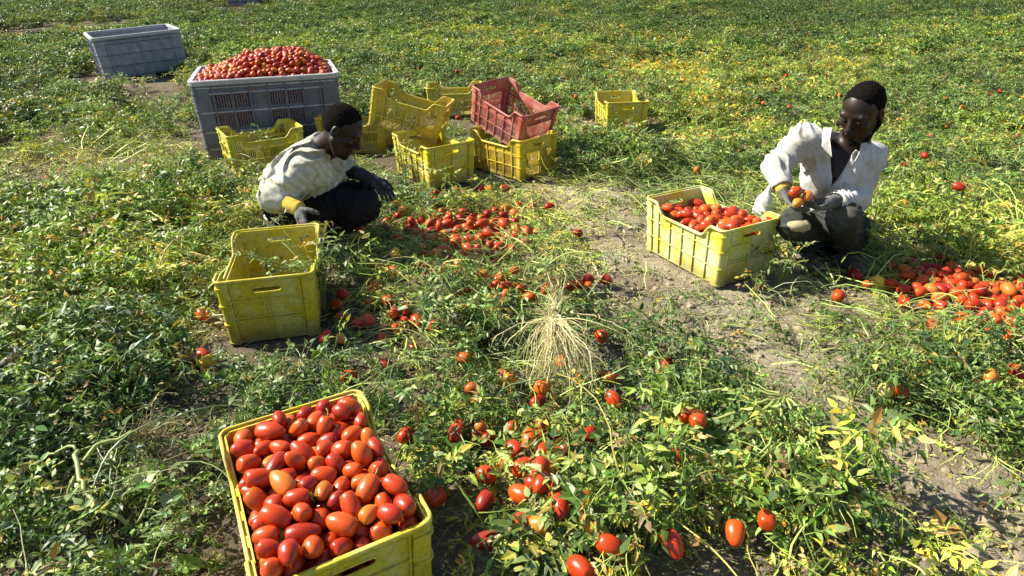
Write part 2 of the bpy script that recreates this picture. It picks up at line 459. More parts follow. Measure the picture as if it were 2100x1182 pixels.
# ------------------------------------------------------------------ grey bulk bins
M_BINRIB = mat_plastic('scuffed_lit_bin_rib', (.20, .21, .27), (.36, .37, .41), (.30, .27, .22), .8, .45, .6)  # scuffs, plus light caught on the ribs put into their paler colour
BW, BL, BH = 1.2, .983, .66
def bin_meshes(mat, rimmat, slats=True, ribmat=None):
    out = {}
    TB = .965
    def tb(x, y, z):
        s = TB + (1 - TB) * z / BH; return (x * s, y * s, z)
    def bx(mb, fn, s0, s1, z0, z1, d0, d1):
        V = [fn(s, z, d) for s in (s0, s1) for z in (z0, z1) for d in (d0, d1)]
        mb.add(V, [(0,1,3,2),(4,6,7,5),(0,4,5,1),(2,3,7,6),(0,2,6,4),(1,5,7,3)])
    w, l, h = BW/2 - .02, BL/2 - .02, BH
    z_b = .09
    for key, kind, sg in (('a', 'x', 1), ('b', 'x', -1), ('c', 'y', 1), ('d', 'y', -1)):
        half = l if kind == 'x' else w
        if kind == 'x': fn = lambda s, z, d, sg=sg: tb(sg * (w + d), (s - .5) * 2 * l, z)
        else: fn = lambda s, z, d, sg=sg: tb((s - .5) * 2 * w, sg * (l + d), z)
        mb = MB()
        bx(mb, fn, .03, .97, h - .105, h - .01, -.004, .004)
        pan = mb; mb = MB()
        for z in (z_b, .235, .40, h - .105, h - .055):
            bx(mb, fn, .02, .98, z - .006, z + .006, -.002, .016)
        cols = 8
        rib = mb; mb = pan
        cells = [(i / cols, (i + 1) / cols) for i in range(cols)]
        for i in range(1, cols): bx(mb, fn, i / cols - .005, i / cols + .005, z_b, h - .012, -.002, .019)
        for ci, (a, b) in enumerate(cells):
            solid = (ci in (3, 6)) or not slats
            for z0, z1 in ((z_b, .235), (.235, .40), (.40, h - .105)):
                if solid: bx(mb, fn, a + .004, b - .004, z0, z1, -.0035, .0025)
                else:
                    k = 7
                    for q in range(k):
                        s = a + (b - a) * (q + .5) / k
                        bx(mb, fn, s - .0050, s + .0050, z0, z1, -.003, .003)
                    bx(mb, fn, a + .004, b - .004, z0, z0 + .03, -.0034, .0024)
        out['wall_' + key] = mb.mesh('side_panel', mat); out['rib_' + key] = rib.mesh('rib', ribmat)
    for key, sx, sy in (('a', 1, 1), ('b', -1, 1), ('c', 1, -1), ('d', -1, -1)):
        mb = MB(); r = .04; arm = .14; o = []
        ox, oy = w + .014, l + .014
        o.append((ox, oy - arm))
        for k in range(7):
            t = math.pi / 2 * k / 6; o.append((ox - r + r * math.cos(t), oy - r + r * math.sin(t)))
        o += [(ox - arm, oy), (ox - arm, oy - .016), (ox - .04, oy - .016), (ox - .016, oy - .04), (ox - .016, oy - arm)]
        n = len(o)
        for z0, z1, g in ((0, h - .012, 1), (.10, .112, 1.008), (.25, .262, 1.008), (.41, .422, 1.008), (.55, .56, 1.008)):
            V = [tb(sx * x * g, sy * y * g, z) for z in (z0, z1) for x, y in o]
            mb.add(V, [(i, (i+1) % n, n + (i+1) % n, n + i) for i in range(n)] + [tuple(range(n)), tuple(range(n, 2*n))])
        out['post_' + key] = mb.mesh('corner_post', mat)
    mb = MB()
    V = []; m = 0; prof = ((-.022, -.03), (-.022, .004), (-.016, .010), (.016, .010), (.022, .004), (.022, -.03))
    path = []
    r = .05
    for cx, cy_, a0 in ((w - r, l - r, 0), (-(w - r), l - r, 90), (-(w - r), -(l - r), 180), (w - r, -(l - r), 270)):
        for k in range(6):
            t = math.radians(a0 + 18 * k); path.append((cx, cy_, math.cos(t), math.sin(t)))
    for cx, cy_, c, s in path:
        for u, v in prof: V.append(tb(cx + (r + u + .008) * c, cy_ + (r + u + .008) * s, h + v - .004))
    n = len(prof); m = len(path)
    mb.add(V, [(i*n+k, ((i+1) % m)*n+k, ((i+1) % m)*n+(k+1) % n, i*n+(k+1) % n) for i in range(m) for k in range(n)])
    out['rim'] = mb.mesh('rim', rimmat)
    mb = MB(); mb.box(-w, w, -l, l, z_b - .02, z_b + .012, tb); out['base'] = mb.mesh('base', mat)
    for i, (x, y) in enumerate(((0, 1), (0, -1))):
        mb = MB(); mb.box(-.10, .10, y * (l - .01) - .05, y * (l - .01) + .05 , 0, z_b - .019, tb); out['foot_' + str(i)] = mb.mesh('foot', mat)
    return out
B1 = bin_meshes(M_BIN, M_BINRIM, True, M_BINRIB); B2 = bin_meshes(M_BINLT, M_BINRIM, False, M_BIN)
def make_bin(ms, label, loc, rot):
    t = thing('bulk_bin', label, 'bin', loc, rot, 'grey bulk bins')
    for k, me_ in ms.items():
        nm = {'wall': 'side_panel', 'post': 'corner_post', 'foot': 'foot', 'rib': 'rib'}.get(k.split('_')[0], k)
        link(nm, me_, t)
    CRATES.append((loc[0], loc[1], rot[2], BW/2, BL/2))
    return t
make_bin(B1, 'big grey bin piled high with red tomatoes', (-2.207, 6.05, 0), (0, 0, .327))
make_bin(B2, 'empty weathered grey bin standing askew in the vines at the far left', (-5.76, 10.52, -.01), (.02, -.05, .626))
make_bin(B1, 'farthest grey bin, cut by the upper edge of the picture', (-10.49, 27.7, .12), (0, 0, .1))
SIM = {
'A': [(-.066,-.254,.184,.050,.713,.139,.685,.025,.040),(-.001,-.247,.185,.721,.647,.042,.245,.026,.031),(.140,-.250,.186,.619,-.606,.440,-.237,.026,.032),(-.117,-.243,.211,.745,-.519,.342,.243,.023,.036),(.047,-.242,.186,.724,.514,-.105,.448,.023,.037),(.102,-.249,.217,.492,-.084,.673,.545,.020,.032),(.161,-.257,.228,.146,.043,-.264,-.952,.020,.024),(-.152,-.203,.226,.749,.373,-.482,.259,.025,.034),(-.159,.078,.234,.309,.606,.604,-.416,.022,.032),(-.156,.210,.215,.347,-.170,-.538,-.749,.025,.041),(-.159,-.256,.186,.091,-.123,-.986,-.072,.022,.027),(-.034,-.251,.227,.893,.327,-.223,.216,.023,.031),(-.146,.013,.225,.678,-.598,-.121,.410,.026,.042),(-.155,-.256,.233,.408,-.684,-.189,-.575,.020,.024),(-.087,-.247,.258,.188,.711,-.040,-.676,.031,.042),(.021,-.241,.230,.291,-.223,-.752,-.549,.025,.038),(.117,-.256,.256,.758,-.274,-.535,.255,.023,.031),(.151,-.206,.232,.281,.712,.400,-.504,.025,.038),(-.004,.107,.258,.020,.119,.799,.589,.021,.025),(-.158,-.238,.270,.511,-.560,-.547,-.355,.022,.035),(-.066,-.199,.281,.353,.762,.231,.491,.025,.030),(-.012,-.252,.268,.717,.523,.043,-.459,.023,.028),(.155,-.238,.284,.142,.017,-.517,.844,.026,.041),(-.031,-.168,.270,.362,.817,.052,.446,.022,.030),(.091,-.136,.293,.807,-.580,-.054,.095,.022,.034),(-.145,-.023,.270,.525,.608,-.015,-.596,.026,.042),(-.058,.047,.296,.282,.779,.096,-.551,.027,.036),(-.157,-.247,.324,.870,.353,-.073,.337,.024,.038),(-.049,-.255,.295,.652,.606,-.456,.025,.020,.024),(.016,-.207,.266,.690,.424,.367,-.458,.022,.030),(.065,-.254,.249,.180,.842,.500,-.092,.022,.035),(.089,-.241,.300,.840,.427,-.246,.226,.027,.040),(.136,-.136,.312,.003,-.288,-.772,.567,.025,.037),(-.150,.023,.304,.287,-.352,.772,-.445,.025,.034),(-.102,-.018,.302,.141,.070,-.480,-.863,.026,.035),(-.019,.014,.282,.123,-.458,.869,-.144,.023,.036),(.083,-.004,.302,.320,.796,.247,-.451,.024,.029),(-.148,.089,.289,.528,-.636,.460,-.325,.023,.034),(-.094,.112,.305,.790,.384,-.455,.151,.025,.038),(.008,.150,.310,.297,.616,-.482,-.548,.026,.035),(.013,.205,.290,.640,.751,.159,.029,.030,.036),(-.147,-.197,.298,.274,-.743,-.348,.501,.023,.034),(-.109,-.238,.309,.281,-.442,-.497,-.692,.025,.038),(.033,-.257,.285,.203,.132,-.970,-.005,.021,.032),(.156,-.182,.302,.424,.060,.527,.734,.021,.031),(-.081,-.186,.328,.316,-.717,-.132,.607,.025,.040),(-.030,-.150,.316,.576,.334,-.501,.553,.026,.035),(.116,-.189,.320,.726,-.324,-.291,-.531,.022,.035),(-.143,-.065,.298,.591,-.131,.793,-.067,.020,.030),(-.077,-.113,.313,.628,-.105,.656,-.404,.022,.033),(.005,-.105,.294,.626,-.077,.736,-.247,.025,.038),(.114,-.063,.292,.492,.651,.424,-.392,.024,.038),(.138,-.081,.334,.274,-.729,.608,.153,.024,.029),(-.045,-.025,.311,.158,.247,.176,.940,.029,.035),(-.072,.017,.330,.246,.682,.221,.653,.020,.030),(-.149,.118,.327,.855,.238,-.453,-.084,.025,.034),(-.085,.066,.335,.487,-.670,-.062,-.556,.025,.041),(-.014,.083,.325,.272,.067,.889,-.363,.027,.040),(.123,.100,.321,.025,-.706,-.324,-.629,.027,.032),(-.101,.161,.322,.501,-.502,.704,.044,.024,.036),(.047,.202,.331,.532,.716,.074,-.445,.023,.035),(.106,.150,.311,.564,-.563,.603,-.033,.026,.039),(.158,.150,.325,.323,-.517,-.612,-.504,.023,.035),(-.049,.193,.292,.249,.285,-.559,-.738,.031,.041),(.103,.205,.308,.207,-.770,-.033,-.603,.026,.040),(-.116,-.250,.355,.065,.096,.678,.726,.023,.028),(-.064,-.240,.333,.561,-.821,.043,-.100,.024,.029),(-.008,-.255,.314,.837,.252,-.485,.006,.021,.031),(.047,-.216,.297,.928,-.299,-.211,-.067,.022,.026),(.156,-.228,.333,.338,.186,.589,-.710,.025,.037),(-.120,-.154,.303,.368,-.341,-.589,-.634,.020,.027),(-.118,-.127,.345,.355,.836,.039,.416,.025,.038),(-.065,-.145,.348,.790,.604,.084,.067,.022,.026),(.015,-.130,.332,.442,.279,-.853,-.012,.020,.024),(.095,-.139,.343,.727,-.095,.546,.406,.026,.041),(-.150,-.101,.318,.345,.529,-.252,-.733,.020,.030),(.013,-.034,.333,.606,.327,.725,.009,.025,.034),(.089,-.092,.324,.516,.288,-.649,-.479,.022,.029),(.157,-.034,.300,.761,.220,.078,-.605,.023,.037),(-.152,-.021,.325,.125,.263,-.340,-.894,.024,.035),(-.085,-.031,.349,.121,-.145,.777,-.600,.026,.042),(.009,.026,.322,.069,.635,.718,.276,.025,.034),(.160,.010,.331,.649,-.528,.285,.467,.020,.032),(-.141,.065,.323,.664,.387,-.381,-.514,.020,.032),(-.064,.125,.338,.454,.009,.726,-.516,.021,.031),(.039,.070,.331,.404,-.809,-.024,-.425,.023,.031),(.058,.115,.319,.471,-.337,.499,-.645,.020,.030),(.159,.064,.320,.275,.744,.597,-.126,.022,.030),(-.150,.183,.328,.054,.814,.227,.532,.026,.031),(-.082,.205,.344,.661,-.286,-.672,-.175,.026,.042),(-.004,.187,.336,.486,-.260,.292,-.781,.021,.032),(.062,.157,.340,.387,.141,.395,.821,.022,.030),(.121,.176,.352,.333,.711,-.188,.590,.025,.030),(.152,.209,.335,.885,-.333,-.260,.195,.023,.035),(-.154,-.205,.342,.714,-.454,-.407,.344,.021,.028),(.010,-.213,.336,.302,.737,-.214,.565,.026,.039),(-.019,-.211,.296,.375,.359,.375,-.768,.022,.030),(.071,-.213,.334,.724,.458,-.484,-.177,.021,.026),(.113,-.247,.347,.664,-.543,-.508,-.073,.023,.034),(-.150,-.162,.336,.662,.082,.719,-.195,.023,.031),(-.064,-.096,.352,.710,.074,.661,-.232,.023,.036),(-.002,-.089,.338,.573,-.685,.443,.082,.022,.032),(.042,-.170,.342,.841,-.440,.089,.302,.023,.037),(.153,-.166,.348,.775,-.558,-.284,.085,.023,.035),(-.118,-.071,.336,.512,-.742,-.391,-.183,.024,.029),(-.044,-.076,.310,.560,-.293,.774,.031,.020,.031),(-.034,-.059,.347,.477,.612,-.175,-.606,.022,.026),(.041,-.078,.321,.394,.682,.236,-.569,.020,.027),(.083,-.044,.327,.475,-.127,.673,-.552,.022,.027),(-.134,.021,.351,.741,-.292,-.560,.227,.025,.037),(-.039,.045,.344,.089,-.784,.514,-.335,.021,.032),(.048,-.001,.337,.507,-.442,.183,.717,.022,.030),(.079,.035,.337,.810,.260,.497,-.170,.026,.031),(.118,-.011,.338,.159,.136,.933,-.293,.026,.035)],
'A2': [(-.138,-.213,.182,.644,.192,-.620,.406,.022,.027),(.096,-.228,.181,.403,.098,-.742,.527,.022,.035),(-.151,-.158,.185,.729,.632,-.249,-.083,.026,.041),(.004,-.192,.186,.694,-.397,-.586,.133,.026,.035),(.069,-.180,.184,.199,.656,-.346,-.641,.024,.036),(.115,-.143,.189,.721,-.289,-.581,.242,.030,.036),(-.149,.082,.186,.621,-.641,.405,-.199,.026,.035),(-.152,.249,.181,.181,.643,.386,-.636,.022,.035),(-.091,-.212,.181,.633,-.674,.353,-.141,.021,.026),(-.095,-.179,.212,.204,-.805,.114,-.545,.024,.032),(.157,-.142,.227,.725,-.570,.295,.251,.024,.033),(-.149,-.024,.183,.182,-.755,.015,.630,.024,.032),(.160,-.064,.220,.707,.256,.497,-.432,.020,.024),(-.160,.026,.181,.594,.525,-.474,.384,.021,.026),(.155,.148,.186,.641,.467,.379,-.477,.026,.035),(.161,.227,.187,.072,-.129,.989,.007,.020,.027),(-.066,-.217,.215,.384,.577,.662,.284,.022,.027),(.071,-.217,.215,.415,-.207,-.839,-.287,.021,.025),(.150,-.190,.184,.704,-.529,.473,.040,.025,.037),(-.072,-.153,.246,.010,-.224,.741,.633,.024,.033),(-.053,-.186,.180,.140,.035,.754,-.640,.020,.027),(.113,-.189,.215,.421,.744,.154,-.496,.021,.028),(.159,-.150,.272,.044,.144,.783,-.603,.022,.035),(-.148,-.109,.210,.518,.291,-.708,-.383,.022,.033),(.158,.006,.192,.233,.786,-.525,.228,.022,.035),(-.054,.096,.273,.239,.385,.655,.604,.023,.035),(-.026,.057,.254,.623,-.279,.653,.328,.026,.031),(.079,.075,.221,.265,.804,-.227,.482,.023,.027),(.143,.050,.225,.408,-.625,-.458,.483,.023,.037),(-.157,.153,.180,.061,-.260,-.702,.661,.020,.033),(-.137,.252,.257,.724,-.178,-.323,.583,.027,.043),(-.055,-.109,.270,.425,.251,-.684,-.537,.026,.042),(-.029,-.206,.243,.244,.653,-.144,.703,.022,.034),(.049,-.125,.261,.199,.351,-.737,-.543,.023,.036),(.115,-.165,.254,.164,.495,-.443,.729,.023,.035),(-.152,-.054,.225,.644,-.712,.052,.274,.027,.036),(.043,.037,.249,.725,-.504,-.260,-.391,.024,.029),(-.146,.049,.265,.777,-.311,-.501,.222,.023,.034),(.151,.035,.269,.127,-.856,-.106,.490,.021,.031),(-.144,.124,.217,.676,-.433,-.528,.279,.025,.038),(.159,.105,.227,.466,.621,-.435,.456,.021,.026),(.076,.212,.265,.555,.111,.779,.269,.025,.039),(.152,.206,.229,.789,-.194,.524,.257,.021,.034),(.103,-.212,.250,.245,.037,.900,-.358,.021,.025),(-.115,-.186,.262,.667,-.652,-.167,-.319,.027,.040),(.058,-.193,.256,.385,-.293,-.572,-.662,.024,.039),(-.153,-.122,.252,.451,-.733,.137,-.491,.021,.029),(-.053,-.059,.269,.327,-.740,-.226,.543,.021,.034),(.160,-.002,.244,.197,-.329,.750,.539,.021,.032),(-.155,.124,.262,.395,.678,.340,.518,.021,.025),(-.105,.067,.281,.182,-.476,-.844,-.168,.022,.033),(.014,.061,.279,.319,.267,.607,-.677,.021,.028),(.103,.114,.271,.744,.604,-.080,.275,.025,.040),(-.143,.167,.243,.375,.645,-.398,-.534,.023,.037),(.103,.175,.268,.745,-.220,-.251,-.579,.021,.025),(.151,.185,.282,.104,.852,.210,-.468,.024,.033),(-.034,.246,.271,.858,-.412,.304,-.052,.024,.039),(.155,.239,.274,.585,.614,.154,-.507,.024,.032),(-.160,-.171,.259,.143,-.065,-.812,-.563,.021,.025),(.009,-.147,.264,.772,.425,.466,-.073,.023,.036),(.049,-.142,.306,.801,-.518,.144,.265,.023,.028),(-.160,-.084,.267,.757,.342,.137,-.540,.020,.024),(-.113,-.113,.277,.534,.650,.511,-.175,.023,.037),(.001,-.048,.284,.789,.288,.485,-.243,.025,.040),(.067,-.087,.283,.597,.210,.774,-.004,.024,.029),(.155,-.090,.288,.111,-.401,-.525,-.743,.024,.029),(.119,-.004,.269,.806,.380,.346,-.293,.026,.032),(.015,.107,.295,.748,.084,.658,-.013,.021,.025),(.150,.079,.267,.368,-.111,-.923,-.001,.024,.037),(-.136,.153,.288,.521,-.694,-.081,.491,.024,.029),(-.089,.165,.273,.638,.138,.670,-.354,.022,.035),(.059,.159,.291,.747,-.651,-.073,-.113,.024,.038),(.152,.127,.284,.213,.614,-.252,.717,.024,.032),(-.153,.202,.275,.351,.280,.053,.892,.026,.031),(.047,.244,.285,.401,.480,-.733,-.268,.020,.024),(.014,-.175,.304,.075,-.055,.788,-.609,.021,.032),(-.159,-.141,.294,.631,-.768,-.028,-.102,.022,.035),(.077,-.184,.301,.904,-.333,-.174,.204,.022,.027),(.024,-.007,.292,.870,.077,.294,-.389,.021,.029),(.053,.029,.293,.539,.168,.518,.643,.021,.026),(.118,.040,.304,.358,-.034,.636,-.683,.027,.043),(.068,.075,.287,.558,-.303,-.203,-.746,.024,.033),(-.041,.132,.304,.073,.487,-.521,.697,.021,.034),(-.108,.214,.297,.478,-.651,-.509,-.297,.024,.032),(-.018,.246,.316,.686,-.543,.401,.270,.020,.033),(-.089,-.070,.297,.196,-.073,-.097,-.973,.021,.026),(.056,-.044,.293,.111,.825,.034,.554,.020,.030),(-.146,.242,.317,.056,-.209,-.706,-.675,.026,.035),(-.078,-.130,.190,.741,.065,-.657,-.122,.030,.045),(-.127,-.073,.184,.415,.070,-.758,.499,.025,.030),(-.072,-.077,.183,.075,.640,-.105,-.757,.024,.029),(-.011,-.091,.182,.370,.686,-.210,.591,.022,.036),(.099,-.058,.183,.210,.023,.692,.690,.023,.032),(.142,-.093,.185,.144,-.659,.045,-.737,.025,.038),(-.115,.016,.183,.610,.503,.498,-.356,.023,.035),(-.042,.022,.180,.232,.556,-.362,.711,.020,.032),(.011,.018,.185,.598,.488,-.567,.288,.026,.041),(.072,-.012,.183,.746,-.096,.654,-.087,.023,.035),(.151,-.045,.182,.028,-.720,-.226,-.655,.022,.030),(-.089,.064,.183,.341,.640,.203,.658,.024,.036),(.012,.084,.181,.639,-.643,-.152,-.394,.022,.033),(.056,.065,.182,.520,-.342,-.569,-.538,.023,.036),(.147,.084,.186,.396,.635,-.194,.634,.026,.042),(-.106,.144,.184,.542,.275,.680,-.409,.025,.037),(-.060,.114,.181,.663,-.554,.502,.033,.021,.034),(-.001,.138,.184,.663,.539,-.519,.012,.025,.039),(.055,.158,.183,.696,-.393,.516,.310,.024,.028),(.104,.145,.185,.157,.028,.702,-.694,.025,.034),(-.088,.255,.183,.596,-.244,-.708,.290,.023,.037),(.000,.198,.182,.120,-.665,.313,.667,.022,.035),(.051,.212,.183,.450,.280,-.636,-.561,.024,.038),(.126,.199,.185,.481,.819,.268,-.162,.024,.028),(.005,-.143,.181,.506,-.556,-.356,.555,.022,.032),(.063,-.147,.220,.651,.560,.116,.499,.026,.041),(-.099,-.093,.228,.011,.076,-.501,.862,.025,.037),(.023,-.052,.190,.022,.466,.138,-.874,.026,.039),(.058,-.100,.185,.202,.690,-.015,.695,.025,.041),(-.086,-.034,.181,.527,.462,.592,.398,.021,.025),(-.033,-.032,.197,.367,.750,-.548,.056,.029,.035),(.082,.025,.215,.529,-.444,.446,-.569,.025,.038),(.124,.037,.182,.111,.644,-.075,-.753,.023,.027),(-.065,.082,.226,.410,.372,-.362,.750,.026,.032),(-.023,.057,.204,.116,.723,-.447,-.514,.023,.035),(.094,.086,.181,.742,.625,.233,.071,.021,.034),(.112,.108,.224,.692,.458,.518,-.209,.024,.032),(-.050,.169,.185,.086,-.675,-.098,.726,.025,.040),(.024,.077,.224,.105,.758,-.272,.583,.023,.035),(.057,.117,.207,.585,.161,.759,.237,.023,.032),(.097,.192,.218,.358,.362,-.860,.035,.021,.034),(-.110,.209,.194,.062,-.422,-.829,.361,.025,.040),(-.018,.257,.181,.127,-.746,.054,-.651,.021,.034),(.108,.252,.186,.724,-.133,-.675,.049,.026,.040),(-.127,-.148,.229,.190,.714,.127,-.662,.022,.035),(-.111,-.056,.259,.555,.637,.093,-.526,.023,.031),(-.038,-.099,.222,.632,-.456,-.570,-.260,.026,.039),(.016,-.104,.221,.651,.714,-.067,-.248,.024,.029),(.118,-.079,.227,.610,-.353,-.677,-.212,.024,.038),(-.074,.010,.207,.662,-.682,.168,.261,.023,.037),(.037,-.003,.217,.825,-.434,-.268,.243,.021,.025),(.061,-.041,.217,.776,-.265,-.406,.404,.020,.030),(-.115,.066,.225,.707,-.352,.481,.380,.024,.029),(-.071,.134,.215,.269,.468,.637,.550,.020,.027),(-.017,.159,.221,.267,-.730,-.144,-.612,.021,.029),(.036,.186,.220,.159,-.684,.066,-.709,.024,.032),(.137,.154,.235,.751,-.121,.475,-.443,.027,.040),(-.056,.217,.197,.150,.189,.083,-.967,.025,.038),(.003,.233,.214,.696,.324,-.624,-.143,.023,.035),(.072,.227,.222,.008,-.700,-.340,-.628,.022,.030),(.127,.246,.234,.249,.172,.664,.684,.025,.034),(.022,-.173,.226,.717,.505,.409,-.254,.022,.033),(-.069,-.050,.229,.260,-.627,-.289,-.675,.020,.024),(-.009,-.068,.241,.385,.197,-.152,-.889,.022,.026),(.073,-.097,.233,.134,-.374,.528,-.751,.024,.029),(.141,-.053,.257,.441,-.148,.576,-.672,.023,.028),(-.092,.030,.250,.679,-.291,.583,.339,.025,.040),(-.105,-.034,.219,.065,.304,.476,.823,.021,.029),(.005,-.026,.238,.461,.183,-.572,-.653,.023,.034),(.117,-.022,.221,.749,-.220,-.581,.231,.026,.040),(-.102,.120,.254,.422,.670,-.262,.551,.026,.036),(.048,.109,.257,.020,.544,.564,.621,.025,.038),(-.048,.142,.252,.387,.723,.411,-.399,.021,.031),(-.024,.107,.218,.433,.864,-.194,.170,.022,.030),(.076,.157,.235,.251,.931,-.038,.263,.023,.034),(-.107,.209,.249,.264,.764,-.206,-.552,.023,.035),(-.046,.256,.224,.581,.482,.538,.374,.023,.027),(-.020,.199,.244,.190,-.652,.232,-.697,.024,.038),(-.030,-.162,.220,.921,-.148,.353,-.064,.026,.031),(.031,-.073,.252,.138,-.718,-.624,-.276,.020,.033),(.083,-.053,.255,.652,.149,.603,.435,.021,.034),(.117,-.114,.262,.692,.035,-.678,-.245,.022,.033),(-.059,-.008,.253,.461,-.738,.419,-.260,.027,.040),(-.005,.018,.229,.754,-.371,.363,-.401,.020,.030),(.060,-.012,.256,.395,.230,.728,.511,.026,.039),(-.083,.174,.228,.672,-.371,.367,-.524,.024,.038),(.015,.154,.257,.724,-.316,-.442,.426,.026,.039),(.013,.247,.256,.247,-.378,.454,.768,.020,.033),(.050,.258,.240,.332,-.378,-.861,.076,.021,.033),(.111,.253,.280,.273,-.396,.808,.340,.023,.028),(-.076,-.152,.290,.658,-.515,.545,-.066,.021,.028),(.099,.050,.256,.595,-.748,.282,-.087,.023,.035),(-.083,.254,.259,.277,-.171,.913,.246,.023,.028),(.146,.254,.318,.100,-.512,.157,-.838,.024,.029),(.029,.250,.326,.750,.538,-.287,-.257,.025,.030),(-.077,.252,.314,.793,.074,-.562,-.222,.026,.039),(-.045,.240,.346,.637,.737,.177,-.141,.020,.030),(.082,.253,.323,.987,-.079,.065,.128,.025,.030)],
'C': [(.099,.238,.146,.162,.011,.751,-.640,.026,.039),(-.098,-.240,.193,.010,.484,-.481,.731,.029,.046),(-.102,-.112,.191,.788,.388,-.463,.118,.027,.043),(.154,-.189,.185,.502,.345,.457,-.648,.026,.032),(.089,-.005,.179,.114,.289,-.580,-.753,.029,.035),(-.022,.242,.182,.033,.475,-.445,.758,.028,.042),(.041,.247,.155,.306,-.188,-.312,.880,.029,.039),(.122,-.247,.191,.404,-.359,-.636,.551,.028,.042),(-.142,-.181,.201,.648,.222,-.707,-.176,.026,.038),(.102,-.175,.187,.631,.681,.175,-.328,.029,.043),(-.039,-.067,.184,.052,.475,-.273,-.835,.026,.039),(.146,-.086,.219,.486,-.484,.726,-.055,.029,.038),(-.132,.021,.193,.038,.753,-.001,.656,.028,.044),(-.026,.072,.196,.597,.509,-.508,.356,.030,.044),(.093,.175,.157,.309,.914,.069,.253,.028,.045),(-.074,-.218,.240,.586,-.702,-.309,-.262,.029,.035),(.147,-.141,.210,.534,.631,.129,.547,.024,.036),(-.151,-.131,.230,.511,.301,.707,-.385,.028,.034),(.044,-.064,.195,.344,-.705,.174,.595,.026,.042),(-.040,-.113,.206,.726,.041,.533,.432,.026,.038),(.017,-.160,.220,.216,.898,.290,-.251,.024,.028),(.141,-.017,.217,.493,.331,.525,.610,.028,.042),(-.112,.059,.227,.082,-.225,.670,-.703,.024,.038),(.025,.041,.193,.896,-.421,-.126,.064,.023,.036),(-.081,.064,.183,.933,.326,.039,-.150,.026,.035),(.143,.136,.189,.683,.490,.526,.129,.025,.040),(-.056,.195,.188,.032,.501,-.396,.769,.023,.037),(-.002,.172,.188,.673,-.662,.315,-.098,.024,.029),(.126,.236,.189,.424,.104,.749,-.497,.026,.042),(-.137,-.219,.237,.585,-.613,.395,-.356,.026,.035),(-.016,-.251,.217,.749,-.027,-.649,-.133,.026,.042),(.061,-.247,.198,.555,.678,.271,-.398,.023,.031),(.156,-.249,.234,.356,-.135,-.514,-.768,.025,.029),(-.081,-.074,.226,.334,-.527,-.781,-.029,.026,.031),(-.044,-.165,.231,.448,.712,.112,.529,.030,.044),(.024,-.208,.202,.442,-.638,-.607,.174,.026,.032),(.119,-.210,.228,.796,.307,-.515,-.081,.025,.034),(-.147,-.032,.199,.523,.178,.517,.653,.025,.037),(-.007,-.060,.220,.239,-.530,.332,.743,.023,.031),(.069,-.120,.217,.648,-.466,-.414,.437,.027,.043),(.087,-.051,.223,.694,-.281,-.631,-.205,.025,.037),(-.099,.107,.207,.646,.008,.576,-.501,.024,.032)],
'C2': [(-.085,-.022,.202,.119,-.191,-.969,.105,.029,.040),(.037,-.005,.220,.368,-.803,-.009,-.468,.029,.040),(.096,.058,.223,.507,.326,.525,-.601,.028,.033),(-.112,.157,.183,.523,.415,-.725,-.172,.028,.038),(.049,.096,.210,.642,-.734,.179,.131,.030,.036),(.142,.036,.193,.189,-.584,-.086,-.785,.030,.040),(-.108,.217,.209,.607,-.653,-.410,-.190,.028,.042),(.053,.142,.144,.201,-.675,-.530,-.472,.024,.029),(-.079,-.175,.183,.836,.479,.229,-.138,.029,.046),(.110,-.096,.177,.145,.168,-.597,-.771,.029,.046),(-.152,-.088,.195,.359,.160,-.341,-.854,.027,.032),(-.007,-.005,.175,.191,-.373,-.817,-.397,.029,.047),(.070,.053,.179,.366,.213,-.739,-.525,.023,.028),(.016,.123,.177,.415,.612,.384,-.552,.023,.034),(-.158,.251,.195,.398,-.913,-.085,.031,.023,.031),(.035,.190,.152,.364,.081,.086,.924,.028,.033),(-.028,-.208,.192,.025,-.936,.298,-.183,.024,.028),(.054,-.159,.184,.589,-.786,.002,-.188,.023,.035),(-.058,.017,.182,.130,.484,-.294,.814,.023,.027)],
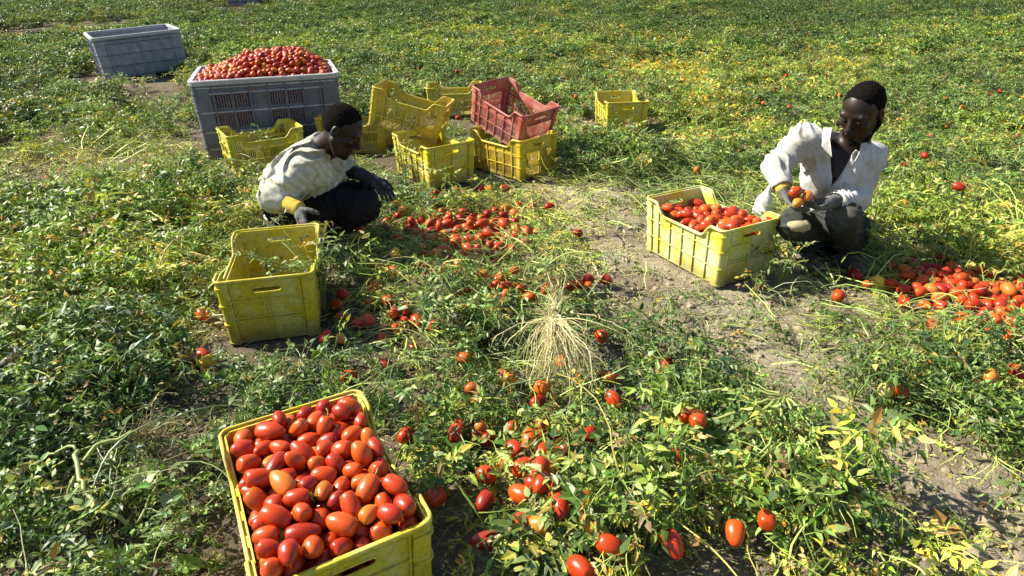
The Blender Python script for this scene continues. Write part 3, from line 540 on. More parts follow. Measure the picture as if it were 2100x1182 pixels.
'R': [(-.142,.045,.022,.760,-.618,.198,-.037,.023,.027),(.262,.063,.022,.464,.262,.610,.587,.023,.036),(-.237,-.219,.026,.718,-.535,.367,-.254,.027,.032),(-.052,.103,.024,.160,.032,-.655,.738,.024,.033),(.353,.142,.026,.394,.455,.483,-.636,.027,.043),(-.285,-.063,.028,.516,-.557,.346,-.551,.028,.038),(-.145,.167,.022,.477,-.363,-.654,-.461,.023,.036),(-.320,.098,.026,.595,-.709,.248,.287,.026,.040),(.007,-.073,.024,.696,-.100,-.641,-.308,.024,.029),(.360,-.079,.025,.034,-.503,-.557,-.660,.025,.038),(.103,.019,.022,.653,-.171,-.633,-.379,.023,.031),(.099,.122,.023,.530,.279,.694,-.399,.023,.037),(-.240,.145,.023,.118,.599,-.267,.746,.023,.031),(.065,-.088,.023,.592,-.736,-.147,.292,.023,.035),(.306,-.178,.027,.668,-.495,-.442,.337,.028,.044),(.088,-.155,.022,.550,-.561,-.355,-.507,.023,.036),(.049,.082,.021,.590,.528,.389,-.471,.022,.030),(.153,.043,.026,.294,-.240,.712,.592,.027,.041),(-.398,.006,.024,.655,-.721,-.225,.027,.025,.033),(.033,-.149,.029,.093,.406,.521,-.745,.029,.044),(-.462,-.228,.027,.645,.162,-.640,-.385,.028,.041),(.092,.291,.026,.482,-.273,.596,-.582,.027,.036),(-.027,.261,.022,.038,.722,-.240,.648,.022,.027),(-.220,-.067,.027,.311,-.231,.619,.683,.028,.042),(-.001,.080,.026,.188,.646,-.402,.621,.027,.032),(.492,.066,.027,.563,.205,.727,-.335,.028,.038),(-.186,.214,.025,.027,.730,.164,.663,.025,.040),(.066,-.026,.025,.652,.461,-.466,-.381,.026,.035),(.210,-.080,.022,.647,.253,.718,-.050,.022,.027),(.219,-.314,.024,.244,.548,-.370,.710,.024,.036),(-.326,-.003,.027,.353,-.454,.484,-.660,.028,.044),(.167,-.343,.023,.417,.066,.758,-.497,.023,.028),(-.016,-.124,.026,.755,.514,-.396,.098,.027,.032),(-.301,-.203,.026,.181,-.755,.014,.630,.026,.036),(-.107,-.044,.022,.316,.620,.228,.681,.022,.034),(-.059,-.253,.025,.241,.654,-.041,.716,.026,.035),(-.088,.278,.028,.081,-.101,-.647,-.751,.029,.039),(-.209,-.148,.024,.176,-.552,.340,-.741,.024,.029),(-.056,-.075,.029,.526,-.655,.010,-.542,.030,.040),(.180,.179,.027,.434,-.620,.419,-.501,.028,.044),(-.054,.038,.025,.311,-.503,-.410,-.695,.025,.031),(.131,-.119,.023,.501,.539,.361,.573,.024,.029),(.136,.410,.028,.018,-.730,.174,-.660,.029,.043),(-.217,.011,.028,.651,.747,.109,-.077,.028,.038),(-.407,-.492,.028,.442,.672,-.356,.475,.029,.035),(.330,-.014,.026,.443,.640,.106,.619,.027,.032),(.045,.021,.024,.651,-.169,.639,.373,.025,.037),(-.149,-.138,.029,.761,-.174,-.625,-.008,.030,.036),(.168,.269,.022,.641,-.638,-.183,.386,.023,.036),(.204,.063,.023,.116,-.432,-.620,-.645,.024,.032),(-.184,.062,.024,.505,-.706,.488,.092,.023,.028),(.378,.011,.025,.641,.364,.657,-.160,.026,.039),(.048,.181,.024,.465,-.751,-.003,.469,.025,.037),(.254,-.023,.022,.471,-.070,.660,.582,.022,.035),(.129,.744,.028,.535,-.127,.745,-.379,.028,.038),(-.116,.114,.025,.438,-.646,.109,-.616,.026,.035),(-.229,.073,.023,.036,-.504,-.563,-.654,.023,.031),(-.376,-.286,.022,.115,.384,-.523,.752,.023,.028),(-.114,-.290,.022,.464,-.523,-.395,.596,.022,.030),(-.112,.006,.025,.610,.086,-.750,.240,.026,.035),(.047,-.299,.026,.758,.116,.638,.062,.027,.033),(.177,-.163,.023,.670,-.130,-.651,-.332,.024,.038),(-.183,-.333,.026,.326,-.199,.735,-.561,.027,.033),(-.010,-.454,.025,.070,-.423,.511,.745,.026,.041),(-.127,-.089,.025,.618,.083,.744,-.242,.026,.041),(-.007,.026,.028,.254,.929,-.256,.080,.024,.029),(-.099,.173,.023,.740,-.553,-.339,-.178,.024,.028),(.292,.210,.028,.005,-.464,.470,.751,.029,.043),(.020,-.036,.059,.743,.594,.269,-.152,.026,.038),(.150,.121,.024,.492,-.596,.292,.564,.025,.040),(.231,-.191,.024,.549,.555,.336,-.527,.025,.030),(.149,-.026,.024,.507,.752,-.074,.415,.024,.033),(.104,.192,.028,.370,-.144,-.734,-.551,.029,.046),(-.062,-.016,.034,.045,.802,-.582,.127,.026,.035),(.137,-.211,.024,.643,.662,.353,.149,.025,.037),(-.168,-.036,.026,.279,-.579,-.493,-.586,.027,.033),(.261,-.122,.028,.102,-.658,.083,-.741,.029,.047),(.203,.124,.024,.627,.642,.398,.190,.025,.034),(-.270,.105,.024,.697,-.406,-.506,-.306,.025,.030),(-.174,-.196,.028,.468,.367,-.667,.449,.029,.034),(-.374,.130,.029,.349,.401,-.759,-.376,.029,.035),(.102,-.242,.022,.663,.540,.517,-.014,.023,.036),(.391,.231,.029,.029,-.225,.713,-.663,.029,.047),(.263,.149,.027,.617,.227,.615,-.436,.028,.037),(-.090,-.190,.029,.579,.653,.058,-.485,.029,.040),(.366,.073,.029,.694,.242,.609,.299,.029,.040),(.503,-.218,.022,.489,.372,-.549,.566,.022,.035),(-.001,.355,.025,.372,.709,-.247,.546,.026,.039),(.270,-.071,.022,.541,-.476,.577,-.385,.022,.036),(.026,.130,.024,.038,.649,.139,.747,.024,.039),(.111,-.064,.030,.874,-.468,-.135,.016,.029,.035),(.095,.073,.051,.509,.756,.189,.365,.029,.044),(-.096,.065,.043,.509,.293,-.669,.457,.028,.033),(.162,-.081,.027,.056,.968,-.218,.107,.023,.027),(.202,-.014,.028,.604,.517,.416,-.442,.029,.045),(-.274,.034,.027,.486,-.349,-.662,-.451,.028,.044),(-.013,-.025,.022,.651,.623,-.181,-.394,.022,.027),(-.187,.126,.026,.643,.475,-.459,.387,.027,.040),(-.264,.271,.028,.508,.648,.035,.566,.028,.034),(.401,-.106,.024,.747,.441,-.496,-.043,.024,.038)],
'M': [(-.192,.084,.028,.633,-.760,.032,.142,.029,.035),(-.139,.284,.027,.650,-.163,.635,-.385,.028,.037),(.099,.097,.027,.174,.072,.855,.483,.026,.031),(.169,.066,.027,.315,-.654,-.114,-.678,.028,.044),(-.158,.135,.027,.036,-.723,.237,.648,.028,.033),(-.049,.011,.030,.834,-.450,.247,-.204,.029,.035),(-.004,.372,.028,.751,-.647,.102,.079,.029,.039),(-.367,-.014,.025,.625,-.656,-.386,.173,.025,.030),(-.004,-.056,.027,.306,.737,-.168,.580,.027,.037),(.521,.156,.028,.460,-.652,.382,-.467,.029,.039),(-.124,-.168,.022,.054,.499,.432,.749,.023,.034),(.004,.164,.027,.389,.266,-.699,-.538,.028,.045),(-.003,.237,.022,.079,.416,.513,-.747,.023,.034),(.086,-.311,.027,.220,-.309,-.578,-.723,.028,.037),(.263,.169,.029,.445,.653,-.100,-.605,.029,.044),(.057,-.053,.029,.001,.162,-.608,.777,.028,.043),(.104,-.022,.024,.351,-.162,.744,.546,.025,.030),(-.068,-.044,.026,.590,-.592,-.265,.480,.026,.032),(.002,-.187,.023,.156,.390,-.641,.642,.023,.035),(.093,.044,.023,.747,-.286,-.582,-.148,.023,.028),(.097,.195,.027,.458,-.841,.174,-.230,.026,.032),(-.386,-.222,.029,.653,.429,.613,.115,.030,.048),(.106,-.062,.062,.341,-.277,.719,-.539,.026,.039),(.192,.150,.028,.624,-.665,.370,.178,.029,.035),(-.306,.053,.026,.746,-.506,.429,.061,.026,.042),(-.228,-.133,.022,.609,.452,-.605,.243,.023,.030),(.281,.054,.025,.547,-.743,-.165,-.348,.026,.031),(.288,-.106,.029,.716,.546,-.362,-.239,.030,.040),(.037,-.112,.022,.699,.403,-.509,.301,.023,.028),(.049,.022,.023,.723,-.579,.273,.260,.024,.028),(.056,.122,.025,.336,.025,-.938,-.081,.022,.027),(-.258,.017,.026,.388,.583,.472,.534,.027,.041),(-.313,.199,.022,.181,.320,.578,.729,.022,.033),(-.057,.219,.024,.747,.489,.448,-.033,.025,.040),(-.423,.123,.025,.493,-.412,-.627,.439,.025,.038),(-.182,-.028,.026,.705,-.530,.386,-.272,.027,.037),(.318,-.024,.027,.127,-.060,-.661,-.737,.027,.044),(.260,-.008,.028,.106,.439,-.609,.652,.029,.043),(-.001,.040,.023,.582,-.738,-.163,.302,.024,.032),(.087,.011,.063,.448,-.346,-.645,.513,.029,.046),(-.120,-.003,.024,.627,-.412,-.628,-.207,.025,.037),(.110,-.211,.023,.087,.654,.096,.746,.023,.035),(.206,-.136,.027,.633,-.750,.020,-.188,.028,.042),(.150,-.050,.027,.640,-.757,.077,.104,.027,.033),(.064,.269,.022,.626,-.668,.353,.193,.023,.031),(-.245,.102,.026,.666,-.630,.156,-.368,.026,.032),(-.057,-.153,.028,.747,.495,.442,-.043,.028,.045),(.040,.075,.031,.074,-.471,-.085,.875,.027,.040),(-.286,-.046,.027,.106,.076,-.747,.652,.027,.041),(.349,.198,.023,.406,.093,-.745,.521,.024,.035),(.227,.053,.025,.617,.416,-.637,.202,.026,.031),(-.076,-.215,.029,.455,-.087,-.658,-.594,.029,.047),(.139,.134,.025,.115,-.267,.604,-.742,.025,.038),(-.233,-.258,.025,.160,.013,-.751,.641,.026,.039),(-.061,.065,.022,.070,-.654,.111,-.745,.022,.036),(.201,-.058,.024,.607,.696,-.293,.247,.024,.033),(-.132,.363,.026,.737,.350,.554,.166,.026,.036),(-.024,.110,.028,.660,-.699,-.266,.067,.029,.046),(.296,.115,.030,.416,-.498,.124,.751,.029,.035),(-.215,.170,.026,.568,-.539,.519,.343,.027,.043),(-.317,.346,.025,.568,.579,.292,.507,.026,.031),(-.128,-.110,.025,.443,.722,.064,.528,.025,.040),(.156,.378,.025,.394,.109,-.743,.530,.026,.039),(.367,-.034,.023,.474,-.646,-.402,-.443,.023,.028),(.011,-.008,.042,.215,-.612,.307,-.696,.023,.034),(.202,.010,.055,.488,.455,.664,-.337,.029,.046),(-.175,-.137,.026,.224,.027,-.660,-.717,.027,.041),(.575,-.070,.028,.218,.688,-.326,-.611,.029,.034),(.233,.108,.027,.364,-.718,.447,-.389,.026,.035),(-.101,.042,.051,.318,-.771,-.226,.504,.028,.044),(-.076,-.357,.022,.484,-.664,.351,-.449,.022,.033),(.093,-.156,.023,.740,-.658,-.061,-.126,.023,.035),(.150,-.119,.028,.324,.186,.727,.576,.029,.044),(-.180,.027,.024,.448,.345,.664,.489,.024,.039),(.156,-.181,.022,.585,.071,-.657,-.471,.023,.034),(-.136,.085,.025,.793,-.065,.510,.326,.024,.029),(-.073,-.093,.053,.651,-.591,.312,-.359,.028,.037),(-.018,-.114,.027,.300,.098,-.653,-.688,.028,.041),(.017,-.267,.025,.316,.227,-.608,.692,.026,.031),(-.265,-.193,.024,.232,.356,-.550,-.719,.025,.033),(.154,.007,.024,.013,.726,-.210,.655,.025,.034),(.247,-.068,.035,.102,-.271,.934,-.209,.025,.037),(.216,.211,.023,.453,.405,.516,-.604,.024,.032),(-.242,-.084,.025,.734,.301,-.588,.158,.025,.038),(-.112,.184,.025,.578,.275,-.601,.479,.026,.039),(-.123,-.058,.023,.279,-.737,.128,.602,.024,.038),(.323,-.378,.023,.288,.709,.246,.594,.023,.035),(.045,.208,.027,.487,.589,.272,-.585,.028,.033),(.045,-.166,.038,.128,-.303,.669,-.666,.027,.033),(.100,-.097,.023,.611,.062,-.758,.219,.024,.028),(-.147,-.229,.028,.624,-.625,.213,-.418,.029,.044),(-.085,.109,.024,.488,.050,.759,.428,.025,.029),(.134,.083,.066,.749,.626,-.209,.049,.028,.041),(-.207,-.195,.025,.606,.471,.581,-.270,.026,.041),(-.067,.161,.023,.267,-.746,-.118,-.599,.023,.031),(-.159,.195,.023,.701,.657,-.068,-.268,.023,.035)],
'N': [(-.223,.036,.025,.623,-.342,.674,-.204,.026,.035),(.036,-.056,.023,.592,.711,.271,-.266,.023,.028),(.042,-.281,.028,.757,.232,.606,-.078,.029,.034),(.217,-.051,.028,.558,-.030,-.655,.509,.029,.039),(-.040,.139,.029,.098,.084,.756,-.641,.030,.036),(.011,.048,.025,.751,.637,-.176,-.006,.025,.038),(.124,-.004,.025,.713,-.663,-.032,.228,.026,.042),(-.008,-.112,.022,.722,.664,.001,.195,.023,.036),(.069,-.010,.023,.619,.502,.422,-.433,.024,.032),(.060,.073,.025,.598,-.521,-.397,-.462,.026,.035),(-.189,-.112,.023,.520,-.022,-.648,-.556,.024,.029),(.352,.105,.025,.759,.424,.491,.055,.025,.030),(-.126,-.016,.029,.071,-.654,.110,-.745,.030,.047),(-.126,.135,.026,.583,.271,.597,-.480,.027,.036),(.141,-.179,.022,.528,-.713,-.267,.378,.023,.028),(-.135,.248,.028,.653,.676,-.320,-.118,.029,.046)],
'Q': [(.073,.324,.028,.448,.641,.399,.479,.029,.039),(-.063,-.120,.028,.472,.070,.657,-.584,.029,.043),(.133,-.000,.023,.437,-.415,-.626,-.495,.023,.035),(.053,-.061,.025,.544,-.482,.572,-.380,.026,.042),(-.203,-.217,.026,.659,.151,.735,.039,.027,.041),(.136,.188,.023,.453,-.362,-.663,.474,.024,.032),(.043,.055,.026,.636,.646,-.392,.156,.027,.036),(.110,.091,.025,.648,.162,-.744,-.031,.026,.031),(.308,.337,.026,.093,-.090,-.750,-.649,.027,.037),(-.004,-.100,.026,.263,.747,-.114,.600,.027,.037),(-.140,-.035,.027,.730,-.554,-.338,.215,.028,.033),(-.067,-.011,.023,.648,.303,-.692,.099,.023,.032),(.100,-.176,.028,.174,.387,-.655,-.625,.029,.034),(-.176,.139,.027,.691,-.404,.526,.287,.028,.044),(-.019,.031,.026,.191,.334,-.573,.723,.026,.042),(-.051,.448,.023,.154,-.658,.356,.645,.024,.038),(-.170,-.110,.024,.727,-.334,.564,.204,.025,.033),(-.019,-.041,.029,.226,.660,.029,-.716,.029,.044),(-.070,.300,.023,.336,.614,.209,.683,.024,.028),(-.101,.149,.023,.635,.366,-.656,-.180,.024,.035),(-.305,-.069,.029,.673,.191,.620,.355,.030,.036),(.066,-.002,.028,.467,.005,.755,.460,.029,.039)],
}
# ------------------------------------------------------------------ tomatoes
def tomato_mesh(k, mat, seg=20, ring=13):
    r_ = random.Random(100 + k)
    ang = [r_.uniform(0, 6.28) for _ in range(3)]
    lob = r_.uniform(.015, .06); bend = r_.uniform(-.06, .10); pinch = r_.uniform(-.13, .16); point = r_.uniform(0, .22); pw_ = r_.uniform(.76, 1.0)
    V = []; Fc = []
    for i in range(1, ring):
        t = math.pi * i / ring; z = math.cos(t); rr = math.sin(t) ** pw_
        rr *= 1 + pinch * z - .03
        if z > .72: z -= (z - .72) * .55 * (1 if rr < .6 else .5)        # flattened shoulder at the stem
        if z < -.8: z -= point * (-.8 - z) / .2
        for j in range(seg):
            a = 2 * math.pi * j / seg
            q = rr * (1 + lob * math.cos(3 * a + ang[0]) * (.4 + .6 * max(0, z)) + .012 * math.cos(2 * a + ang[1]))
            V.append((q * math.cos(a) + bend * (z * z - .5), q * math.sin(a), z))
    top = len(V); ring0 = V[:seg]; V.append((bend * .3, 0, .80)); bot = len(V); V.append((bend * .5, 0, -1 - point * .9))
    for j in range(seg): Fc.append((top, j, (j + 1) % seg))
    for i in range(ring - 2):
        for j in range(seg):
            Fc.append((i*seg + j, (i+1)*seg + j, (i+1)*seg + (j+1) % seg, i*seg + (j+1) % seg))
    b = (ring - 2) * seg
    for j in range(seg): Fc.append((bot, b + (j + 1) % seg, b + j))
    # corky scar where the stem came off: a shallow disc set into the shoulder
    c_ = Vector((bend * .3, 0, .80)); b2 = len(V)
    for j in range(8):
        a = 2 * math.pi * j / 8; V.append((c_.x + .17 * math.cos(a), .17 * math.sin(a), .80))
    V.append((c_.x, 0, .79)); V += [(v[0] * 1.0, v[1], .72) for v in V[b2:b2+8]]
    nf = len(Fc)
    for j in range(8): Fc.append((b2 + 8, b2 + j, b2 + (j + 1) % 8)); Fc.append((b2 + j, b2 + 9 + j, b2 + 9 + (j + 1) % 8, b2 + (j + 1) % 8))
    me_ = new_mesh('tomato', V, Fc, mat, True); me_.materials.append(M_SCAR)
    for j in range(nf, len(Fc)): me_.polygons[j].material_index = 1
    return me_
TOM = [tomato_mesh(k, M_TOM) for k in range(14)]
TOMO = [tomato_mesh(k, M_TOMO) for k in range(2)]; TOMY = [tomato_mesh(k, M_TOMY) for k in range(2)]; TOMG = [tomato_mesh(k, M_TOMG) for k in range(1)]
def calyx_mesh():
    mb = MB()
    for k in range(5):
        a = k * 1.256 + random.uniform(-.2, .2); d = Vector((math.cos(a), math.sin(a), 0)); s_ = Vector((-d.y, d.x, 0))
        L_ = random.uniform(.016, .022)
        V = [Vector((0, 0, .001)) - s_ * .002, Vector((0, 0, .001)) + s_ * .002, d * L_ * .5 + s_ * .0028 + Vector((0, 0, .003)), d * L_ * .5 - s_ * .0028 + Vector((0, 0, .003)), d * L_ + Vector((0, 0, .008))]
        mb.add(V, [(0, 1, 2, 3), (3, 2, 4)])
    mb.tube([(0, 0, 0), (.001, 0, .008), (.005, .002, .017), (.012, .003, .022)], [.0022, .0018, .0017, .0024], 5)
    return mb.mesh('calyx', M_CALYX)
CALYX = calyx_mesh()
ORD = ['first', 'second', 'third', 'fourth', 'fifth', 'sixth', 'seventh', 'eighth', 'ninth', 'tenth', 'eleventh', 'twelfth', 'thirteenth', 'fourteenth', 'fifteenth', 'sixteenth']
TOMPOS = []
def tomato(loc, q, r, l, label, group, meshes=None, calyx=False):
    me_ = random.choice(meshes or TOM)
    o = link('tomato', me_); o.location = loc; o.rotation_mode = 'QUATERNION'; o.rotation_quaternion = q; o.scale = (r, r, l)
    tag(o, label, 'tomato', group)
    if calyx:
        c = link('calyx', CALYX, o); c.location = (0, 0, .83); c.scale = (1 / r * .95, 1 / r * .95, 1 / l * .95)
        c.scale = (.95 / r, .95 / r, .95 / l)
    TOMPOS.append((loc[0], loc[1], loc[2])); return o
def rows(items, nrow):
    """sort into rows from far (large y) to near, then left to right; returns {index: (row, col)}"""
    o = sorted(range(len(items)), key=lambda i: -items[i][1]); per = math.ceil(len(items) / nrow); out = {}
    for rI in range(nrow):
        rr = sorted(o[rI*per:(rI+1)*per], key=lambda i: items[i][0])
        for c, i in enumerate(rr): out[i] = (rI, c)
    return out
def shape_word(r, l): return 'Long' if l / r > 1.45 else ('Oval' if l / r > 1.28 else 'Round')
def place_pack(key, cx, cy, yaw, dz, nrow, text, group, special=None, sx=1, sy=1, follow=False, limit=None, calyxes=()):
    D = SIM[key]; Rz = Matrix.Rotation(yaw, 3, 'Z'); W_ = []
    for t in D:
        v = Rz @ Vector((t[0] * sx, t[1] * sy, 0)); W_.append((v.x + cx, v.y + cy, t[2] + dz + (gz(v.x + cx, v.y + cy) + .004 if follow else 0)))
    ix = list(range(len(D)))
    rest = []
    if limit and len(D) > limit:
        ix = sorted(ix, key=lambda i: W_[i][1])
        rest = ix[limit:]; ix = ix[:limit]
    rc = rows([W_[i] for i in ix], nrow)
    for n_, i in enumerate(ix):
        t = D[i]; row, col = rc[n_]
        q = Quaternion((0, 0, 1), yaw) @ Quaternion(t[3:7])
        ms = None; cw = 'red'
        if special and (row, col) in special: ms, cw = special[(row, col)]
        lab = '%s %s tomato, %s from left, %s row %s' % (shape_word(t[7], t[8]), cw, ORD[min(col, 15)], ORD[row], text)
        tomato(W_[i], q, t[7] * 1.02, t[8] * 1.02, lab, group, ms, (row, col) in calyxes)
    return [(W_[i], Quaternion((0, 0, 1), yaw) @ Quaternion(D[i][3:7]), D[i][7], D[i][8]) for i in rest]
def joined_tomatoes(name, L, label, res=(8, 6), mat=None):
    V = []; Fc = []; T = []
    seg, ring = res
    base = []
    for i in range(1, ring):
        t = math.pi * i / ring
        for j in range(seg):
            a = 2 * math.pi * j / seg; base.append((math.sin(t) ** .9 * math.cos(a), math.sin(t) ** .9 * math.sin(a), math.cos(t)))
    base += [(0, 0, .93), (0, 0, -1)]; nb = len(base); top, bot = nb - 2, nb - 1
    bf = [(top, j, (j + 1) % seg) for j in range(seg)]
    for i in range(ring - 2):
        for j in range(seg): bf.append((i*seg + j, (i+1)*seg + j, (i+1)*seg + (j+1) % seg, i*seg + (j+1) % seg))
    b = (ring - 2) * seg; bf += [(bot, b + (j + 1) % seg, b + j) for j in range(seg)]
    B = np.array(base)
    for loc, q, r, l in L:
        Rm = np.array(q.to_matrix()); vv = (B * [r, r, l]) @ Rm.T + np.array(loc); o = len(V)
        V += vv.tolist(); Fc += [tuple(k + o for k in f) for f in bf]
        c = random.choice([(.26, .014, .003), (.32, .028, .004), (.36, .045, .005), (.38, .07, .008), (.20, .010, .003), (.42, .12, .015), (.34, .035, .004)])
        T += [c] * nb
    m_ = mat or M_TOMJ
    me_ = new_mesh(name, V, Fc, m_, True, T); o = link(name, me_); o['kind'] = 'stuff'; o['label'] = label; o['category'] = 'tomatoes'
    return o
M_TOMJ, nt_, b_ = mat_new('heaped_tomato_skin')
a_ = N(nt_, 'ShaderNodeAttribute', attribute_name='tint'); nt_.links.new(a_.outputs['Color'], b_.inputs['Base Color'])
b_.inputs['Roughness'].default_value = .42; b_.inputs['Specular IOR Level'].default_value = .25

# foreground crate
place_pack('A', CR_A[0], CR_A[1], CR_A[2], -.010, 12, 'of the foreground crate', 'tomatoes heaped in the foreground crate',
    special={(8, 1): (TOMY, 'yellow'), (2, 1): (TOMO, 'orange'), (9, 4): (TOMY, 'yellow'), (5, 2): (TOMO, 'orange'), (7, 5): (TOMO, 'orange')}, calyxes={(1, 4), (4, 2), (6, 3), (3, 5), (8, 4), (10, 2), (9, 1), (0, 3), (2, 6), (5, 7), (7, 1)})
def hidden(key, cx, cy, yaw, dz):
    Rz = Matrix.Rotation(yaw, 3, 'Z'); L = []
    for t in SIM[key]:
        v = Rz @ Vector((t[0], t[1], 0)); L.append(((v.x + cx, v.y + cy, t[2] + dz), Quaternion((0, 0, 1), yaw) @ Quaternion(t[3:7]), t[7], t[8]))
    return L
joined_tomatoes('tomato_fill', hidden('A2', CR_A[0], CR_A[1], CR_A[2], -.010), 'lower layers of tomatoes under the heap in the foreground crate', (10, 8))
place_pack('C', CR_C[0], CR_C[1], CR_C[2], .048, 8, 'of the pale crate by the picker', 'tomatoes in the crate beside the picker',
    special={(2, 3): (TOMO, 'orange')}, calyxes={(3, 2)})
joined_tomatoes('tomato_fill', hidden('C2', CR_C[0], CR_C[1], CR_C[2], .048), 'lower layers of tomatoes in the half full crate', (10, 8))
# picked tomatoes lying on the ground
g1 = G(958, 486); rest = place_pack('M', g1.x, g1.y, .15, .004, 8, 'of the strewn middle pile', 'picked tomatoes strewn between the two pickers', follow=True, sx=1.12, sy=2.2, limit=38,
    special={(4, 1): (TOMO, 'orange'), (6, 3): (TOMO, 'orange')})
g2 = G(2000, 618); ga, gb = G(1870, 585), G(2110, 662)
rest += place_pack('R', g2.x, g2.y, math.atan2(gb.y - ga.y, gb.x - ga.x), .022, 7, 'of the long right hand pile', 'picked tomatoes in a long pile on bare soil', follow=True, sy=1.1, limit=38)
g3 = G(800, 668); place_pack('N', g3.x, g3.y, 0, .004, 4, 'of the cluster beside the empty crate', 'tomatoes beside the empty crate with weeds', follow=True, sy=1.3, special={(3, 0): (TOMO, 'orange')})
g4 = G(1075, 945, .05); rest += place_pack('Q', g4.x, g4.y, .3, .055, 5, 'of cluster beside the foreground crate', 'tomatoes among the vines right of the foreground crate', follow=True, sy=1.35, limit=16, special={(4, 0): (TOMO, 'orange')})
for _ in range(46):
    px, py = random.choice(((1010, 585, 110, 30), (930, 600, 90, 25), (1130, 600, 60, 35), (1060, 905, 60, 35), (860, 470, 50, 30), (1300, 760, 60, 30), (1090, 1030, 60, 30)))[:2], 0
    a_, b_2 = px; g = G(a_ + random.gauss(0, 55), b_2 + random.gauss(0, 20), .04)
    rest.append(((g.x, g.y, random.uniform(.035, .075)), Euler([random.uniform(0, 6.28) for _ in range(3)]).to_quaternion(), .025, .035))
joined_tomatoes('scattered_tomatoes', rest, 'small red tomatoes at the far edges of the ground piles', (12, 9))
LOOSE = [  # photo position, lift, colour, label
 (415, 645, .0, 'r', 'Single orange red tomato on soil left of the empty crate'),
 (363, 741, .0, 'y', 'Yellow tomato, leftmost of four lying on dark soil'),
 (396, 741, .0, 'r', 'Dull red tomato second of four lying on dark soil'),
 (415, 728, .0, 'r', 'Dark red tomato third of four lying on dark soil'),
 (427, 741, .0, 'y', 'Small yellow tomato, rightmost of four lying on dark soil'),
 (714, 773, .0, 'r', 'Small orange red tomato beyond the far corner of the foreground crate'),
 (832, 893, .0, 'r', 'Squashed red tomato beside the foreground crate rim'),
 (1241, 573, .01, 'r', 'Lone bright red tomato lying on pale soil above the root ball'),
 (1234, 690, .03, 'r', 'Dark red tomato in shade right of the pale root ball'),
 (1091, 425, .01, 'r', 'Lone red tomato on the path between pickers'),
 (1033, 387, .01, 'r', 'Red tomato on soil, right one of the pair below stacked crates'),
 (1004, 386, .01, 'o', 'Orange tomato, left one of the pair below stacked crates'),
 (1045, 776, .05, 'o', 'Orange tomato at the left foot of the hanging roots'),
 (1113, 793, .06, 'o', 'Orange tomato showing behind the hanging roots'),
 (1254, 775, .05, 'r', 'Red tomato at the right foot of the hanging roots'),
 (1258, 818, .04, 'r', 'Dark red tomato under leaves below the root ball'),
 (1432, 862, .09, 'r', 'Bright red tomato next to the thick green stems'),
 (1408, 850, .07, 'r', 'Darker red tomato touching the bright one by the thick stems'),
 (1390, 938, .10, 'r', 'Heart shaped red tomato perched on the dark vine heap'),
 (1148, 1038, .07, 'r', 'Upright bright red tomato right of the near cluster'),
 (1108, 962, .08, 'r', 'Glossy red tomato on top of the near cluster'),
 (1112, 990, .08, 'r', 'Shiny round tomato at the front of the near cluster'),
 (1075, 1072, .04, 'r', 'Red tomato under curled leaves below the near cluster'),
 (1104, 1078, .05, 'o', 'Orange red tomato under curled leaves below the near cluster'),
 (1250, 1120, .06, 'r', 'Orange red tomato beside the bare patch at the lower edge'),
 (1378, 1112, .06, 'r', 'Red tomato crossed by a stem near the lower edge'),
 (1192, 1168, .05, 'r', 'Red tomato cut by the lower edge of the picture'),
 (1572, 1066, .08, 'r', 'Red tomato with pale tip under vine shoots'),
 (1508, 1092, .05, 'r', 'Dark red tomato behind a pale green leaf'),
 (1843, 803, .05, 'r', 'Orange red tomato touching a pale green one'),
 (1817, 799, .05, 'g', 'Pale green tomato touching an orange red one'),
 (1996, 793, .06, 'r', 'Red tomato in the fine leaved weeds at right'),
 (2032, 771, .06, 'o', 'Half ripe orange tomato in the weeds at right'),
 (2093, 765, .04, 'r', 'Dark red tomato at the right edge of the picture'),
 (1803, 578, .01, 'y', 'Yellow tomato left of the long pile'),
 (1965, 383, .22, 'r', 'Bright red tomato hanging in the vines behind the picker'),
 (1188, 583, .02, 'r', 'Dark red tomato at the right of the uprooted stem'),
 (810, 519, .03, 'y', 'Yellow orange tomato at the left end of the middle pile'),
 (775, 545, .01, 'r', 'Dark red tomato in the picker\'s shadow'),
 (755, 657, .01, 'r', 'Dark red tomato in the shadow of the empty crate'),
 (690, 625, .01, 'r', 'Large dark red tomato in shade against the empty crate'),
 (668, 690, .01, 'r', 'Dark tomato at the near right foot of the empty crate'),
]
for px, py, dz, c, lab in LOOSE:
    if 1000 < px < 1600 and py > 800: dz += .045          # these lie on the heaped vines
    g = G(px, py, .03 + dz); k = random.uniform(.9, 1.12)
    q = Euler((random.uniform(1.1, 1.9), random.uniform(-.3, .3), random.uniform(0, 6.28))).to_quaternion()
    ms = dict(r=None, y=TOMY, o=TOMO, g=TOMG)[c]
    tomato((g.x, g.y, .03 + dz), q, .027 * k, .037 * k, lab, 'loose tomatoes in the field', ms, calyx=random.random() < .12)
